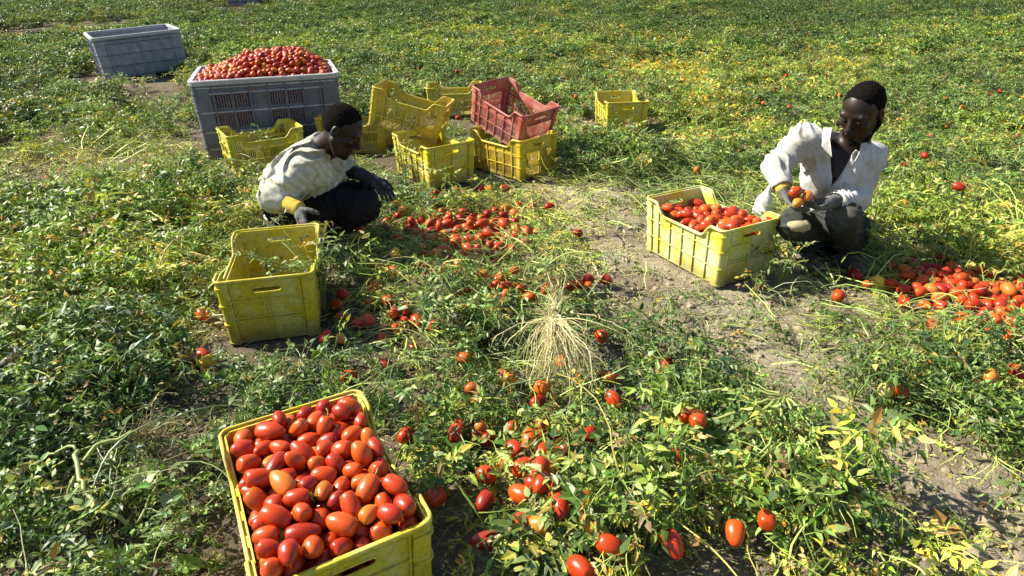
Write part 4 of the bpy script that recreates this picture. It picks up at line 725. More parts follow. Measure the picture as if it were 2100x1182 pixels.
# the heap in the big grey bin
L = []
Rz = Matrix.Rotation(.327, 3, 'Z')
for lay in range(3):
    nx2, ny2 = 25, 20
    for i in range(nx2):
        for j in range(ny2):
            x = -.555 + 1.11 * (i + .5 * (lay % 2) + random.uniform(-.3, .3)) / (nx2 - 1); y = -.445 + .89 * (j + .5 * (lay % 2) + random.uniform(-.3, .3)) / (ny2 - 1)
            if abs(x) > .552 or abs(y) > .442: continue
            ex = min(1, (.56 - abs(x)) / .3); ey = min(1, (.45 - abs(y)) / .25)
            hh = .628 + .165 * (ex ** .6) * (ey ** .6) * (1.0 + .10 * math.cos((x - .15) * 4)) * (.64 + .36 * math.tanh((x + .30) * 4)) + .015 * math.sin(x * 17) * math.cos(y * 13)
            v = Rz @ Vector((x, y, 0)); k = random.uniform(.85, 1.15)
            L.append(((v.x - 2.207, v.y + 6.05, hh - lay * .035 + random.uniform(-.012, .014)), Euler([random.uniform(0, 6.28) for _ in range(3)]).to_quaternion(), .0255 * k, .036 * k))
for i in range(26):
    for j in range(12):
        z = .12 + j * .043
        for x, y in ((-.54 + 1.08 * i / 25, -.432), (-.54 + 1.08 * i / 25, .432), (.536, -.43 + .86 * i / 25), (-.536, -.43 + .86 * i / 25)):
            s_ = .965 + .035 * z / .66; v = Rz @ Vector(((x + random.uniform(-.012, .012)) * s_ * .985, (y + random.uniform(-.004, .004)) * s_ * .985, 0)); L.append(((v.x - 2.207, v.y + 6.05, z + random.uniform(-.012, .012)), Euler([random.uniform(0, 6.28) for _ in range(3)]).to_quaternion(), .0255, .034))
joined_tomatoes('tomato_heap', L, 'tall heap of small red and orange tomatoes filling the big grey bin', (8, 6))
# ------------------------------------------------------------------ people (signed distance bodies turned into one continuous mesh)
import openvdb
class SDF:
    BAND = .06
    def __init__(s, lo, hi, vs):
        s.lo = np.array(lo, float); s.vs = vs
        s.n = np.ceil((np.array(hi) - s.lo) / vs).astype(int) + 1
        s.A = np.full(tuple(s.n), s.BAND, np.float32)
    def blk(s, lo, hi):
        a = np.clip(np.floor((np.array(lo) - s.lo) / s.vs).astype(int), 0, s.n); b = np.clip(np.ceil((np.array(hi) - s.lo) / s.vs).astype(int) + 1, 0, s.n)
        if (b <= a).any(): return None
        g = [(np.arange(a[i], b[i]) * s.vs + s.lo[i]).astype(np.float32) for i in range(3)]
        return tuple(slice(a[i], b[i]) for i in range(3)), g[0][:, None, None], g[1][None, :, None], g[2][None, None, :]
    def comb(s, sl, d, k, op):
        A = s.A[sl]
        if op == 'u':
            if k <= 0: s.A[sl] = np.minimum(A, d); return
            h = np.clip(.5 + .5 * (A - d) / k, 0, 1); s.A[sl] = A * (1 - h) + d * h - k * h * (1 - h)
        elif op == 's':
            d = -d
            h = np.clip(.5 - .5 * (A - d) / max(k, 1e-5), 0, 1); s.A[sl] = A * (1 - h) + d * h + k * h * (1 - h)
    def cap(s, a, b, ra, rb=None, k=.02, op='u'):
        rb = ra if rb is None else rb; a, b = np.array(a, float), np.array(b, float); R_ = max(ra, rb) + s.BAND + .01
        q = s.blk(np.minimum(a, b) - R_, np.maximum(a, b) + R_)
        if q is None: return s
        sl, X, Y, Z = q; ba = b - a; L2 = max(ba @ ba, 1e-9)
        t = np.clip(((X - a[0]) * ba[0] + (Y - a[1]) * ba[1] + (Z - a[2]) * ba[2]) / L2, 0, 1)
        d = np.sqrt((X - a[0] - t * ba[0])**2 + (Y - a[1] - t * ba[1])**2 + (Z - a[2] - t * ba[2])**2) - (ra + (rb - ra) * t)
        s.comb(sl, np.minimum(d, s.BAND).astype(np.float32), k, op); return s
    def ell(s, c, r, M_=None, k=.02, op='u'):
        c, r = np.array(c, float), np.array(r, float); R_ = r.max() + s.BAND + .01
        q = s.blk(c - R_, c + R_)
        if q is None: return s
        sl, X, Y, Z = q; M_ = np.eye(3) if M_ is None else np.array(M_)          # columns: local axes
        X, Y, Z = X - c[0], Y - c[1], Z - c[2]
        u = [(X * M_[0, i] + Y * M_[1, i] + Z * M_[2, i]) / r[i] for i in range(3)]
        k0 = np.sqrt(u[0]**2 + u[1]**2 + u[2]**2); k1 = np.sqrt((u[0]/r[0])**2 + (u[1]/r[1])**2 + (u[2]/r[2])**2) + 1e-6
        d = np.minimum(k0 * (k0 - 1) / k1, s.BAND)
        s.comb(sl, d.astype(np.float32), k, op); return s
    def plane(s, p, n, k=.004, rough=0):            # keep the side the normal points away from
        p, n = np.array(p, float), np.array(n, float); n = n / np.linalg.norm(n)
        sl, X, Y, Z = s.blk(s.lo, s.lo + s.n * s.vs)
        d = ((X - p[0]) * n[0] + (Y - p[1]) * n[1] + (Z - p[2]) * n[2]).astype(np.float32)
        if rough: d = d + rough * (vnoise(X * 40, Y * 40, Z * 40, 37) - .5).astype(np.float32) + rough * .6 * (vnoise(X * 110, Y * 110, Z * 110, 38) - .5).astype(np.float32)
        h = np.clip(.5 - .5 * (s.A - d) / k, 0, 1); s.A = s.A * (1 - h) + d * h + k * h * (1 - h); return s
    def grid(s): return s.blk(s.lo, s.lo + s.n * s.vs)[1:]
    def displace(s, f, amp):
        X, Y, Z = s.grid(); m = np.abs(s.A) < .035
        Xb, Yb, Zb = np.broadcast_arrays(X, Y, Z)
        s.A[m] += (f(Xb[m], Yb[m], Zb[m]) * amp).astype(np.float32); return s
    def mesh(s, name, mat, origin):
        g = openvdb.FloatGrid(s.BAND); A = s.A.copy()
        A[0] = A[-1] = s.BAND; A[:, 0] = A[:, -1] = s.BAND; A[:, :, 0] = A[:, :, -1] = s.BAND
        g.copyFromArray(A.astype(np.float32)); g.transform = openvdb.createLinearTransform(voxelSize=s.vs)
        pts, tri, quad = g.convertToPolygons(isovalue=0, adaptivity=0.0)
        V = np.asarray(pts) + s.lo - np.array(origin)
        Fc = [tuple(int(i) for i in q[::-1]) for q in quad] + [tuple(int(i) for i in q[::-1]) for q in tri]
        return new_mesh(name, V.tolist(), Fc, mat, True)
def frame(f, up):
    f = Vector(f).normalized(); r = f.cross(Vector(up)).normalized(); u = r.cross(f)
    return np.array([[r.x, f.x, u.x], [r.y, f.y, u.y], [r.z, f.z, u.z]])
def head_prims(S, c, Fm, sc=1.0):
    c = np.array(c); W = lambda x, y, z: c + Fm @ (np.array([x, y, z]) * sc)
    S.ell(W(0, -.012, .030), np.array([.077, .097, .090]) * sc, Fm, .01)
    S.ell(W(0, .030, -.040), np.array([.058, .062, .078]) * sc, Fm, .03)
    S.cap(W(-.030, .045, -.092), W(.030, .045, -.092), .024 * sc, None, .03)
    S.cap(W(0, .066, -.100), W(0, .070, -.104), .021 * sc, None, .02)
    S.cap(W(-.055, .002, -.05), W(-.03, .04, -.09), .020 * sc, None, .03); S.cap(W(.055, .002, -.05), W(.03, .04, -.09), .020 * sc, None, .03)
    S.cap(W(-.042, .074, .026), W(.042, .074, .026), .014 * sc, None, .015)
    for q in (-1, 1):
        S.ell(W(q * .031, .092, .004), np.array([.017, .014, .011]) * sc, Fm, .010, 's')
        S.ell(W(q * .031, .076, .003), np.array([.015, .013, .011]) * sc, Fm, .004)
        S.ell(W(q * .046, .062, -.020), np.array([.020, .020, .016]) * sc, Fm, .015)
        S.ell(W(q * .078, -.012, -.004), np.array([.009, .019, .031]) * sc, Fm, .006)
        S.ell(W(q * .084, -.008, .000), np.array([.007, .010, .017]) * sc, Fm, .004, 's')
        S.ell(W(q * .016, .099, -.036), np.array([.010, .012, .008]) * sc, Fm, .006)
    S.cap(W(0, .086, .012), W(0, .108, -.028), .009 * sc, .013 * sc, .010)
    S.cap(W(-.020, .090, -.060), W(.020, .090, -.060), .0085 * sc, None, .006)
    S.cap(W(-.017, .088, -.074), W(.017, .088, -.074), .0095 * sc, None, .006)
    S.cap(W(-.024, .099, -.0668), W(.024, .099, -.0668), .0028 * sc, None, .002, 's')
def hair_mesh(c, Fm, sc, mat, origin):
    c = np.array(c); W = lambda x, y, z: c + Fm @ (np.array([x, y, z]) * sc)
    S = SDF(c - .17, c + .17, .003)
    S.ell(W(0, -.018, .033), np.array([.0805, .1000, .0945]) * sc, Fm, 0)
    S.plane(W(0, .060, .092), Fm @ np.array([0, .10, -.075]), .022, .022); S.plane(W(0, -.07, -.045), Fm @ np.array([0, -.25, -1]), .012)
    S.displace(lambda x, y, z: vnoise(x * 160, y * 160, z * 160, 31) + 1.5 * vnoise(x * 35, y * 35, z * 35, 32) - 1.2, .0028)
    return S.mesh('hair', mat, origin)
def beard_mesh(c, Fm, sc, mat, origin):
    c = np.array(c); W = lambda x, y, z: c + Fm @ (np.array([x, y, z]) * sc)
    S = SDF(c - .17, c + .17, .003)
    S.cap(W(-.034, .044, -.090), W(.034, .044, -.090), .027 * sc, None, 0); S.cap(W(0, .066, -.102), W(0, .070, -.108), .025 * sc, None, .015)
    S.cap(W(-.062, .0, -.045), W(-.035, .04, -.088), .0215 * sc, None, .02); S.cap(W(.062, .0, -.045), W(.035, .04, -.088), .0215 * sc, None, .02)
    S.cap(W(-.024, .110, -.070), W(.024, .110, -.070), .024 * sc, None, .006, 's')
    S.displace(lambda x, y, z: vnoise(x * 130, y * 130, z * 130, 33) - .5, .005)
    return S.mesh('beard', mat, origin)
def glove_mesh(wrist, knuckle, palm_n, curl, side, mat, origin, fore=None, k_len=1.0):
    """wrist -> knuckle is the palm; fingers continue and curl towards palm_n; side=+1 thumb on +(d x n)"""
    w, kn = np.array(wrist, float), np.array(knuckle, float); d = kn - w; L_ = np.linalg.norm(d); d = d / L_
    n = np.array(palm_n, float); n -= d * (n @ d); n /= np.linalg.norm(n); s_ = np.cross(d, n)
    S = SDF(np.minimum(w, kn) - .16, np.maximum(w, kn) + .16, .0028)
    S.cap(w, w + d * L_ * .5, .027, .030, .01)
    for q in (-.027, -.009, .009, .027): S.cap(w + d * .02 + s_ * q * .7, kn + s_ * q, .015, .0125, .012)
    if fore is not None: S.cap(w, fore, .031, .040, .01)
    lens = (.036, .042, .040, .031); cm = (curl, curl * 1.1, curl * 1.15, curl * .9)
    for i, q in enumerate((.029, .010, -.010, -.029)):
        q *= side
        p = kn + s_ * q; dd = d + s_ * q * 3; dd /= np.linalg.norm(dd); r = .0105
        for j in range(3):
            a = cm[i] * (.55 if j == 0 else 1.0)
            dd = dd * math.cos(a) + n * math.sin(a); dd /= np.linalg.norm(dd)
            e = p + dd * lens[i] * (1, .72, .55)[j] * k_len; S.cap(p, e, r, r - .0008, .003); p = e; r -= .0008
    p = w + d * .03 + s_ * side * .028; dd = d * .55 + s_ * side * .75 + n * .35; dd /= np.linalg.norm(dd); r = .0135
    for j, ln in enumerate((.038, .032, .026)):
        e = p + dd * ln; S.cap(p, e, r, r - .001, .008 if j == 0 else .003); p = e; r -= .001
        dd = dd * .75 + d * .35 + n * .5; dd /= np.linalg.norm(dd)
    S.displace(lambda x, y, z: vnoise(x * 90, y * 90, z * 90, 35) - .5, .003)
    return S.mesh('glove', mat, origin)

def mat_cloth(name, c1, c2, stain, amt=.4, rough=.9, fold_shade=0):
    m, nt, b = mat_new(name)
    n1 = noise(nt, 7, 5, .65); n2 = noise(nt, 500, 2); n3 = noise(nt, 28, 4, .7)
    c = mixc(nt, c1, c2, n1.outputs[0]); c = mixc(nt, c, stain, ramp(nt, n3.outputs[0], [(.5, (0, 0, 0)), (.75, (amt,)*3)]).outputs[0])
    c = mixc(nt, c, stain, ramp(nt, noise(nt, 5, 4).outputs[0], [(.5, (0, 0, 0)), (.7, (amt,)*3)]).outputs[0])
    if fold_shade:  # curved dark bands: shade of the cloth folds painted into the colour
        w_ = N(nt, 'ShaderNodeTexWave', Scale=9.0, Distortion=5.0, Detail=2.0); w_.bands_direction = 'DIAGONAL'
        tc_ = N(nt, 'ShaderNodeTexCoord'); nt.links.new(tc_.outputs['Object'], w_.inputs['Vector'])
        w_.inputs['Detail Scale'].default_value = 1.2
        c = mixc(nt, c, stain, ramp(nt, w_.outputs['Fac'], [(.62, (0, 0, 0)), (.9, (fold_shade,)*3)]).outputs[0])
    nt.links.new(c, b.inputs['Base Color']); b.inputs['Roughness'].default_value = rough; b.inputs['Specular IOR Level'].default_value = .06
    bump(nt, b, n3.outputs[0], .3, .004); return m
M_SKIN, nt_, b_ = mat_new('dark_skin')
nn = noise(nt_, 25, 4); nt_.links.new(mixc(nt_, (.010, .0048, .0034), (.021, .010, .0068), nn.outputs[0]), b_.inputs['Base Color'])
b_.inputs['Roughness'].default_value = .45; b_.inputs['Specular IOR Level'].default_value = .28; b_.inputs['Subsurface Weight'].default_value = 0
bump(nt_, b_, noise(nt_, 300, 3).outputs[0], .15, .001)
M_HAIR = mat_simple('black_hair', (.0075, .006, .0055), None, 1.0, 500, 1.0, .03, .004)
M_SHIRT = mat_cloth('white_shirt', (.47, .46, .46), (.38, .37, .36), (.27, .235, .15), .6)
M_SHIRT2 = mat_cloth('stained_white_shirt', (.46, .45, .40), (.36, .355, .29), (.20, .20, .10), .85, .9, .38)
M_TROU = mat_cloth('dark_trousers', (.008, .008, .010), (.014, .013, .015), (.04, .034, .025), .2)
M_TROU2 = mat_cloth('green_grey_trousers', (.020, .024, .022), (.036, .040, .034), (.11, .10, .07), .5)
M_GLOVE = mat_cloth('grey_work_glove', (.15, .155, .14), (.09, .095, .09), (.05, .045, .035), .8)
M_GLOVED = mat_cloth('black_work_glove', (.018, .018, .024), (.04, .04, .05), (.08, .07, .06), .4)
M_GAUNT = mat_cloth('yellow_glove_cuff', (.46, .34, .05), (.38, .28, .05), (.30, .22, .08), .4)
M_PAD = mat_cloth('cream_cloth', (.36, .31, .17), (.27, .23, .13), (.3, .24, .13), .5)
M_WHITE = mat_cloth('white_cloth', (.55, .54, .53), (.48, .47, .45), (.5, .46, .38), .3)
M_BOOT = mat_simple('worn_boot', (.05, .04, .03), (.12, .10, .07), .8)
M_EYE = mat_simple('eye_white', (.55, .50, .45), None, .3); M_PUPIL = mat_simple('eye_dark', (.01, .008, .008), None, .2)
M_LIP = mat_simple('lip_skin', (.16, .065, .05), None, .5)

def folds(seed, stretch=(1, 1, 1), fr=1.0, dirn=(1, .2, .35)):
    """drapery: ridged, warped bands plus small crumples"""
    def f(x, y, z):
        x, y, z = x * stretch[0], y * stretch[1], z * stretch[2]
        wx = vnoise(x * 7, y * 7, z * 7, seed) * 1.6; wy = vnoise(x * 7 + 9, y * 7, z * 7, seed + 1) * 1.6
        q = (x * dirn[0] + y * dirn[1] + z * dirn[2]) * 105 * fr + 9 * (wx + wy) 
        m = np.clip(vnoise(x * 6 + 4, y * 6, z * 6, seed + 2) * 2.2 - .5, 0, 1)
        a = np.sin(q); a = a + .25 * np.sin(2 * q + 1)
        b = vnoise(x * 16 + wy, y * 16, z * 16 + wx, seed + 3) - .5
        c = vnoise(x * 38 + wy, y * 38, z * 38 + wx, seed + 4) - .5
        return .62 * a * m + 1.1 * b + .35 * c
    return f

def bezel(p): return np.array(p[:])
# ---- the picker in the open collared shirt (facing us, looking down to his right)
def picker_right():
    org = G(1700, 540); org.z = 0
    head = P(1768, 230, 3.12); neck = P(1748, 300, 3.23); chest = P(1722, 345, 3.26); waist = P(1712, 430, 3.36); hip = P(1722, 470, 3.42)
    shR = P(1648, 288, 3.24); shL = P(1784, 322, 3.30)                       # his right / left shoulder
    elR = P(1590, 343, 3.08); wrR = P(1606, 388, 2.98); knR = P(1622, 412, 2.92)
    elL = P(1757, 408, 3.14); wrL = P(1700, 415, 2.98); knL = P(1668, 416, 2.92)
    kneeR = P(1628, 462, 3.05); footR = G(1655, 545); kneeL = P(1732, 448, 3.00); footL = G(1742, 555)
    footR.z = footL.z = .05
    t = thing('person', 'man squatting beside the pale crate in open white shirt, gloved hands full of tomatoes', 'person', (org.x, org.y, 0))
    O = (org.x, org.y, 0)
    Fm = frame((-.76, -.55, -.44), (.32, .2, 1)); sc = 1.10
    H = np.array(head)
    # body
    S = SDF((org.x - .55, org.y - .55, -.02), (org.x + .55, org.y + .65, 1.12), .0042)
    head_prims(S, H, Fm, sc)
    S.cap(H + Fm @ np.array([0, -.015, -.05]), neck, .054, .060, .02)
    S.cap(neck, chest, .082, .140, .04); S.cap(chest, waist, .120, .10, .05); S.cap(waist, hip, .11, .13, .05)
    for a, e, w in ((shR, elR, wrR), (shL, elL, wrL)):
        S.cap(neck + (chest - neck) * .4, a, .060, .052, .04); S.cap(a, e, .048, .040, .03); S.cap(e, w, .040, .027, .02)
    S.cap(wrR, knR, .025, .022, .01); S.cap(wrL, knL, .025, .022, .01)
    for k_, f_ in ((kneeR, footR), (kneeL, footL)):
        hp = hip + Vector(((k_.x - hip.x) * .25, 0, -.02)); S.cap(hp, k_, .085, .060, .04); S.cap(k_, f_ + Vector((0, .05, .03)), .055, .035, .02)
        S.cap(f_ + Vector((0, .06, -.01)), f_ + Vector((0, -.10, -.015)), .036, .030, .02)
    link('body', S.mesh('body', M_SKIN, O), t)
    # shirt
    S = SDF((org.x - .55, org.y - .5, .12), (org.x + .55, org.y + .6, 1.0), .0042)
    nk = neck + (chest - neck) * .12
    S.cap(nk, chest, .085, .150, .04); S.cap(shR + (chest - shR) * .3, shL + (chest - shL) * .3, .092, .086, .06)
    S.cap(chest + Vector((-.05, 0, 0)), waist + Vector((-.05, 0, .02)), .130, .125, .06); S.cap(chest + Vector((.04, 0, 0)), waist + Vector((.03, 0, .02)), .125, .115, .06)
    S.cap(waist + Vector((-.02, 0, .01)), hip + Vector((-.03, .02, -.03)), .135, .14, .05)
    for a, e, w, r1 in ((shR, elR, wrR, .074), (shL, elL, wrL, .068)):
        S.cap(nk + (chest - nk) * .3, a, .080, .078, .05); S.cap(a, e, r1, .064, .035); S.cap(e, e + (w - e) * .72, .064, .052, .02)
    S.displace(folds(41, (1, 1, 1), 1.1, (.85, .2, .45)), .0085)
    # the open V with its collar, and the neck
    v0 = P(1722, 392, 2.98); 
    up_ = (neck - chest).normalized()
    a1 = P(1744, 292, 3.14); a2 = P(1730, 322, 3.10); a3 = P(1722, 352, 3.10); a4 = P(1717, 385, 3.12)
    S.cap(neck + up_ * .12, neck - up_ * .005, .078, .066, .01, 's')
    X_, Y_, Z_ = S.grid(); va = P(1720, 394, 3.06); vt = P(1741, 262, 3.16)
    t_ = (Z_ - va.z) / (vt.z - va.z); d_ = np.maximum(np.abs(X_ - (va.x + (vt.x - va.x) * t_)) - .098 * t_, Y_ - 3.30)
    S.A = np.maximum(S.A, -d_).astype(np.float32)
    for w, e in ((wrR, elR), (wrL, elL)):
        d_ = (w - e).normalized(); S.cap(e + (w - e) * .62, e + (w - e) * 1.2, .040, .044, .003, 's'); S.plane(e + (w - e) * .80, d_) if False else None
    link('shirt', S.mesh('shirt', M_SHIRT, O), t)
    # chest skin in the V is the body; collar flaps
    for side, pts in ((1, [P(1768, 288, 3.14), P(1762, 315, 3.07), P(1742, 352, 3.05), P(1776, 334, 3.07), P(1788, 298, 3.14)]),
                      (-1, [P(1706, 262, 3.17), P(1702, 285, 3.09), P(1706, 322, 3.05), P(1686, 300, 3.09), P(1690, 262, 3.18)])):
        pv = [Vector(p_) - Vector(O) for p_ in pts]; n_c = len(pv); c_ = sum(pv, Vector()) / n_c + Vector((0, -.008, .004)); th = Vector((0, .006, -.002))
        mb = MB(); mb.add(pv + [c_] + [v + th for v in pv] + [c_ + th], [(i, (i+1) % n_c, n_c) for i in range(n_c)] + [(n_c + 1 + (i+1) % n_c, n_c + 1 + i, 2*n_c + 1) for i in range(n_c)] + [((i+1) % n_c, i, n_c + 1 + i, n_c + 1 + (i+1) % n_c) for i in range(n_c)])
        link('collar', mb.mesh('collar', M_SHIRT), t)
    # trousers
    S = SDF((org.x - .5, org.y - .5, -.02), (org.x + .5, org.y + .6, .6), .0045)
    S.cap(waist, hip, .10, .155, .05)
    for k_, f_ in ((kneeR, footR), (kneeL, footL)):
        hp = hip + Vector(((k_.x - hip.x) * .3, 0, -.03)); S.cap(hp, k_, .115, .076, .05); S.cap(k_, f_ + Vector((0, .05, .06)), .074, .060, .03)
    S.displace(folds(51, (1,1,1), 1.2, (.2, .2, 1)), .012)
    link('trousers', S.mesh('trousers', M_TROU2, O), t)
    # boots
    for f_ in (footR, footL):
        S = SDF(np.array(f_) - [.12, .22, .08], np.array(f_) + [.12, .16, .14], .004)
        S.cap(f_ + Vector((0, .05, .05)), f_ + Vector((0, .05, -.005)), .050, .045, .02); S.cap(f_ + Vector((0, .04, -.01)), f_ + Vector((-.01, -.12, -.012)), .045, .040, .02); S.plane((0, 0, 0), (0, 0, -1))
        link('boot', S.mesh('boot', M_BOOT, O), t)
    # cream pad on the knee
    S = SDF(np.array(kneeR) - .14, np.array(kneeR) + .14, .004); S.ell(kneeR + Vector((.0, -.055, .02)), (.060, .040, .034), None, 0); S.displace(folds(61), .006)
    link('knee_pad', S.mesh('knee_pad', M_PAD, O), t)
    link('hair', hair_mesh(H, Fm, sc, M_HAIR, O), t); link('beard', beard_mesh(H, Fm, sc, M_HAIR, O), t)
    for q in (-1, 1):
        for nm, m_, y_, r_ in (('eye', M_EYE, .0805, .0095), ('pupil', M_PUPIL, .0855, .0060)):
            bm = bmesh.new(); bmesh.ops.create_icosphere(bm, subdivisions=2, radius=1); me_ = bpy.data.meshes.new(nm); bm.to_mesh(me_); bm.free(); me_.materials.append(m_)
            o = link(nm, me_, t); o.location = Vector(H + Fm @ (np.array([q * .031, y_, .001]) * sc)) - Vector(O); o.scale = (r_, r_, r_ * .62)
    # gloves cupped round the tomatoes, yellow cuffs
    c0 = (knR + knL) / 2 + Vector((0, -.03, .02))
    nR = (Vector((.55, -.15, .55))); nL = (Vector((-.35, -.15, .75)))
    link('glove', glove_mesh(wrR, knR + Vector((-.004, 0, -.012)), nR, .62, -1, M_GLOVE, O, wrR + (elR - wrR) * .25), t)
    link('glove', glove_mesh(wrL, knL + Vector((.01, 0, -.02)), nL, .55, 1, M_GLOVE, O, wrL + (elL - wrL) * .3), t)
    S = SDF(np.minimum(wrR, elR) - .08, np.maximum(wrR, elR) + .08, .0035); S.cap(wrR + (elR - wrR) * .05, wrR + (elR - wrR) * .5, .036, .046, 0); S.displace(folds(63), .004)
    link('glove_cuff', S.mesh('glove_cuff', M_GAUNT, O), t)
    hc = P(1640, 404, 2.88)
    for k, (dx, dz, dy, a) in enumerate(((-.022, .026, 0, .6), (.035, .004, .0, 1.3), (-.012, -.018, -.02, 1.0))):
        tomato((hc.x + dx, hc.y + dy, hc.z + dz), Euler((1.3, .3 * k, a + 1.2)).to_quaternion(), .0245, .033,
               ('Topmost tomato held in the cupped gloved hands', 'Right tomato held in the cupped gloved hands', 'Lower left tomato held in the cupped gloved hands')[k], 'tomatoes held in the gloved hands', TOMO if k else None)
    return t
picker_right()

# ---- the picker crouching in profile with his back in the sun
def picker_left():
    org = G(680, 490); org.z = 0; O = (org.x, org.y, 0)
    head = P(702, 268, 3.42); neck = P(664, 305, 3.50); chest = P(640, 345, 3.50); waist = P(598, 385, 3.50); hip = P(590, 412, 3.52)
    shR = P(632, 338, 3.36); shL = P(690, 335, 3.66)
    elR = P(565, 405, 3.30); wrR = P(612, 428, 3.20); knR = P(622, 462, 3.12)
    elL = P(722, 352, 3.62); wrL = P(762, 366, 3.56); knL = P(782, 384, 3.50)
    kneeR = P(748, 425, 3.42); footR = G(705, 500); kneeL = P(742, 400, 3.66); footL = G(700, 470)
    footR.z = footL.z = .05
    t = thing('person', 'man crouching in profile, bent back, stained white shirt, black trousers, reaching into vines', 'person', (org.x, org.y, 0))
    Fm = frame((.86, -.12, -.58), (.5, .1, .9)); sc = 1.08; H = np.array(head)
    S = SDF((org.x - .5, org.y - .55, -.02), (org.x + .5, org.y + .5, 1.02), .0045)
    head_prims(S, H, Fm, sc)
    S.cap(H + Fm @ np.array([0, -.02, -.05]), neck, .056, .066, .02)
    S.cap(neck, chest, .075, .115, .04); S.cap(chest, waist, .12, .11, .05); S.cap(waist, hip, .11, .13, .05)
    for a, e, w in ((shR, elR, wrR), (shL, elL, wrL)):
        S.cap(neck + (chest - neck) * .4, a, .060, .050, .04); S.cap(a, e, .046, .040, .03); S.cap(e, w, .040, .028, .02)
    S.cap(wrR, knR, .025, .02, .01); S.cap(wrL, knL, .026, .022, .01)
    for k_, f_ in ((kneeR, footR), (kneeL, footL)):
        S.cap(hip, k_, .095, .065, .04); S.cap(k_, f_ + Vector((-.03, .0, .03)), .058, .038, .02); S.cap(f_ + Vector((-.05, 0, -.01)), f_ + Vector((.10, 0, -.015)), .036, .030, .02)
    link('body', S.mesh('body', M_SKIN, O), t)
    S = SDF((org.x - .55, org.y - .55, .08), (org.x + .45, org.y + .5, .95), .0042)
    nk = neck + (chest - neck) * .15
    S.cap(nk, chest, .095, .145, .05); S.cap(shR + (chest - shR) * .4, shL + (chest - shL) * .4, .11, .11, .06)
    S.cap(chest, waist + Vector((-.02, 0, .0)), .145, .140, .06); S.cap(waist, hip + Vector((-.03, 0, .03)), .145, .125, .05)
    S.cap(shR, elR, .090, .082, .05); S.cap(elR, elR + Vector((.05, -.02, -.01)), .076, .070, .03)
    S.cap(nk + (chest - nk) * .3, shL, .085, .08, .05); S.cap(shL, shL + (elL - shL) * .5, .075, .066, .03)
    S.displace(folds(71, (1, 1, 1), 1.35, (.55, .2, -.7)), .020)
    up_ = Vector((H - np.array(neck))).normalized()
    S.cap(neck + up_ * .14, neck + up_ * .01, .085, .070, .008, 's'); S.cap(P(692, 330, 3.44), P(690, 372, 3.42), .04, .02, .008, 's')
    S.cap(elR + Vector((.05, -.02, -.03)), elR + Vector((.2, -.05, -.12)), .052, .05, .004, 's')
    S.plane(hip + Vector((0, 0, -.005)), (.25, 0, -1), .01)
    link('shirt', S.mesh('shirt', M_SHIRT2, O), t)
    # loose ribbed collar
    mb = MB(); ring = []
    e1 = up_.orthogonal().normalized(); e2 = up_.cross(e1)
    for k in range(28):
        a = 2 * math.pi * k / 28; ring.append(neck + up_ * (.010 + .012 * math.sin(2 * a)) + e1 * .082 * math.cos(a) + e2 * .082 * math.sin(a) - Vector(O))
    mb.tube(ring, .011, 8, closed=True); link('collar', mb.mesh('collar', M_SHIRT2, True), t)
    S = SDF((org.x - .5, org.y - .5, -.02), (org.x + .45, org.y + .5, .6), .0045)
    S.cap(waist, hip, .10, .145, .05)
    for k_, f_ in ((kneeR, footR), (kneeL, footL)):
        S.cap(hip, k_, .12, .082, .05); S.cap(k_, f_ + Vector((-.03, 0, .06)), .080, .062, .03)
    S.displace(folds(81), .012)
    link('trousers', S.mesh('trousers', M_TROU, O), t)
    for f_ in (footR, footL):
        S = SDF(np.array(f_) - [.16, .10, .08], np.array(f_) + [.20, .10, .14], .004)
        S.cap(f_ + Vector((-.03, 0, .05)), f_ + Vector((-.04, 0, -.005)), .050, .045, .02); S.cap(f_ + Vector((-.04, 0, -.01)), f_ + Vector((.12, -.01, -.012)), .045, .040, .02); S.plane((0, 0, 0), (0, 0, -1))
        link('boot', S.mesh('boot', M_BOOT, O), t)
    link('hair', hair_mesh(H, Fm, sc, M_HAIR, O), t)
    for q in (-1, 1):
        for nm, m_, y_, r_ in (('eye', M_EYE, .0805, .0095), ('pupil', M_PUPIL, .0855, .0060)):
            bm = bmesh.new(); bmesh.ops.create_icosphere(bm, subdivisions=2, radius=1); me_ = bpy.data.meshes.new(nm); bm.to_mesh(me_); bm.free(); me_.materials.append(m_)
            o = link(nm, me_, t); o.location = Vector(H + Fm @ (np.array([q * .031, y_, .001]) * sc)) - Vector(O); o.scale = (r_, r_, r_ * .55)
    link('glove', glove_mesh(wrL, knL, Vector((.1, .1, -1)), .35, 1, M_GLOVED, O, wrL + (elL - wrL) * .6), t)
    link('glove', glove_mesh(wrR, knR, Vector((.7, .1, -.5)), .5, 1, M_GLOVE, O, wrR + (elR - wrR) * .2), t)
    S = SDF(np.minimum(wrR, elR) - .10, np.maximum(wrR, elR) + .10, .0035); S.cap(wrR + (elR - wrR) * .02, elR + (wrR - elR) * .15, .040, .052, 0); S.displace(folds(83), .004)
    link('glove_cuff', S.mesh('glove_cuff', M_GAUNT, O), t)
    tomato(P(618, 466, 3.13), Euler((1.4, .5, 1.9)).to_quaternion(), .024, .038, 'Red tomato held over the far rim of the empty crate', 'tomatoes held in the gloved hands')
    # white pail he squats over
    bp = G(588, 497); bp.z = 0; t2 = thing('bucket', 'white plastic bucket between the crouching picker and the empty crate', 'bucket', (bp.x, bp.y, 0))
    mb = MB(); prof = [(.075, .0), (.08, .004), (.098, .17), (.102, .172), (.102, .182), (.096, .182), (.078, .008), (0, .006)]
    n = 28; V = []
    for r_, z_ in prof: V += [(r_ * math.cos(2*math.pi*k/n), r_ * math.sin(2*math.pi*k/n), z_) for k in range(n)]
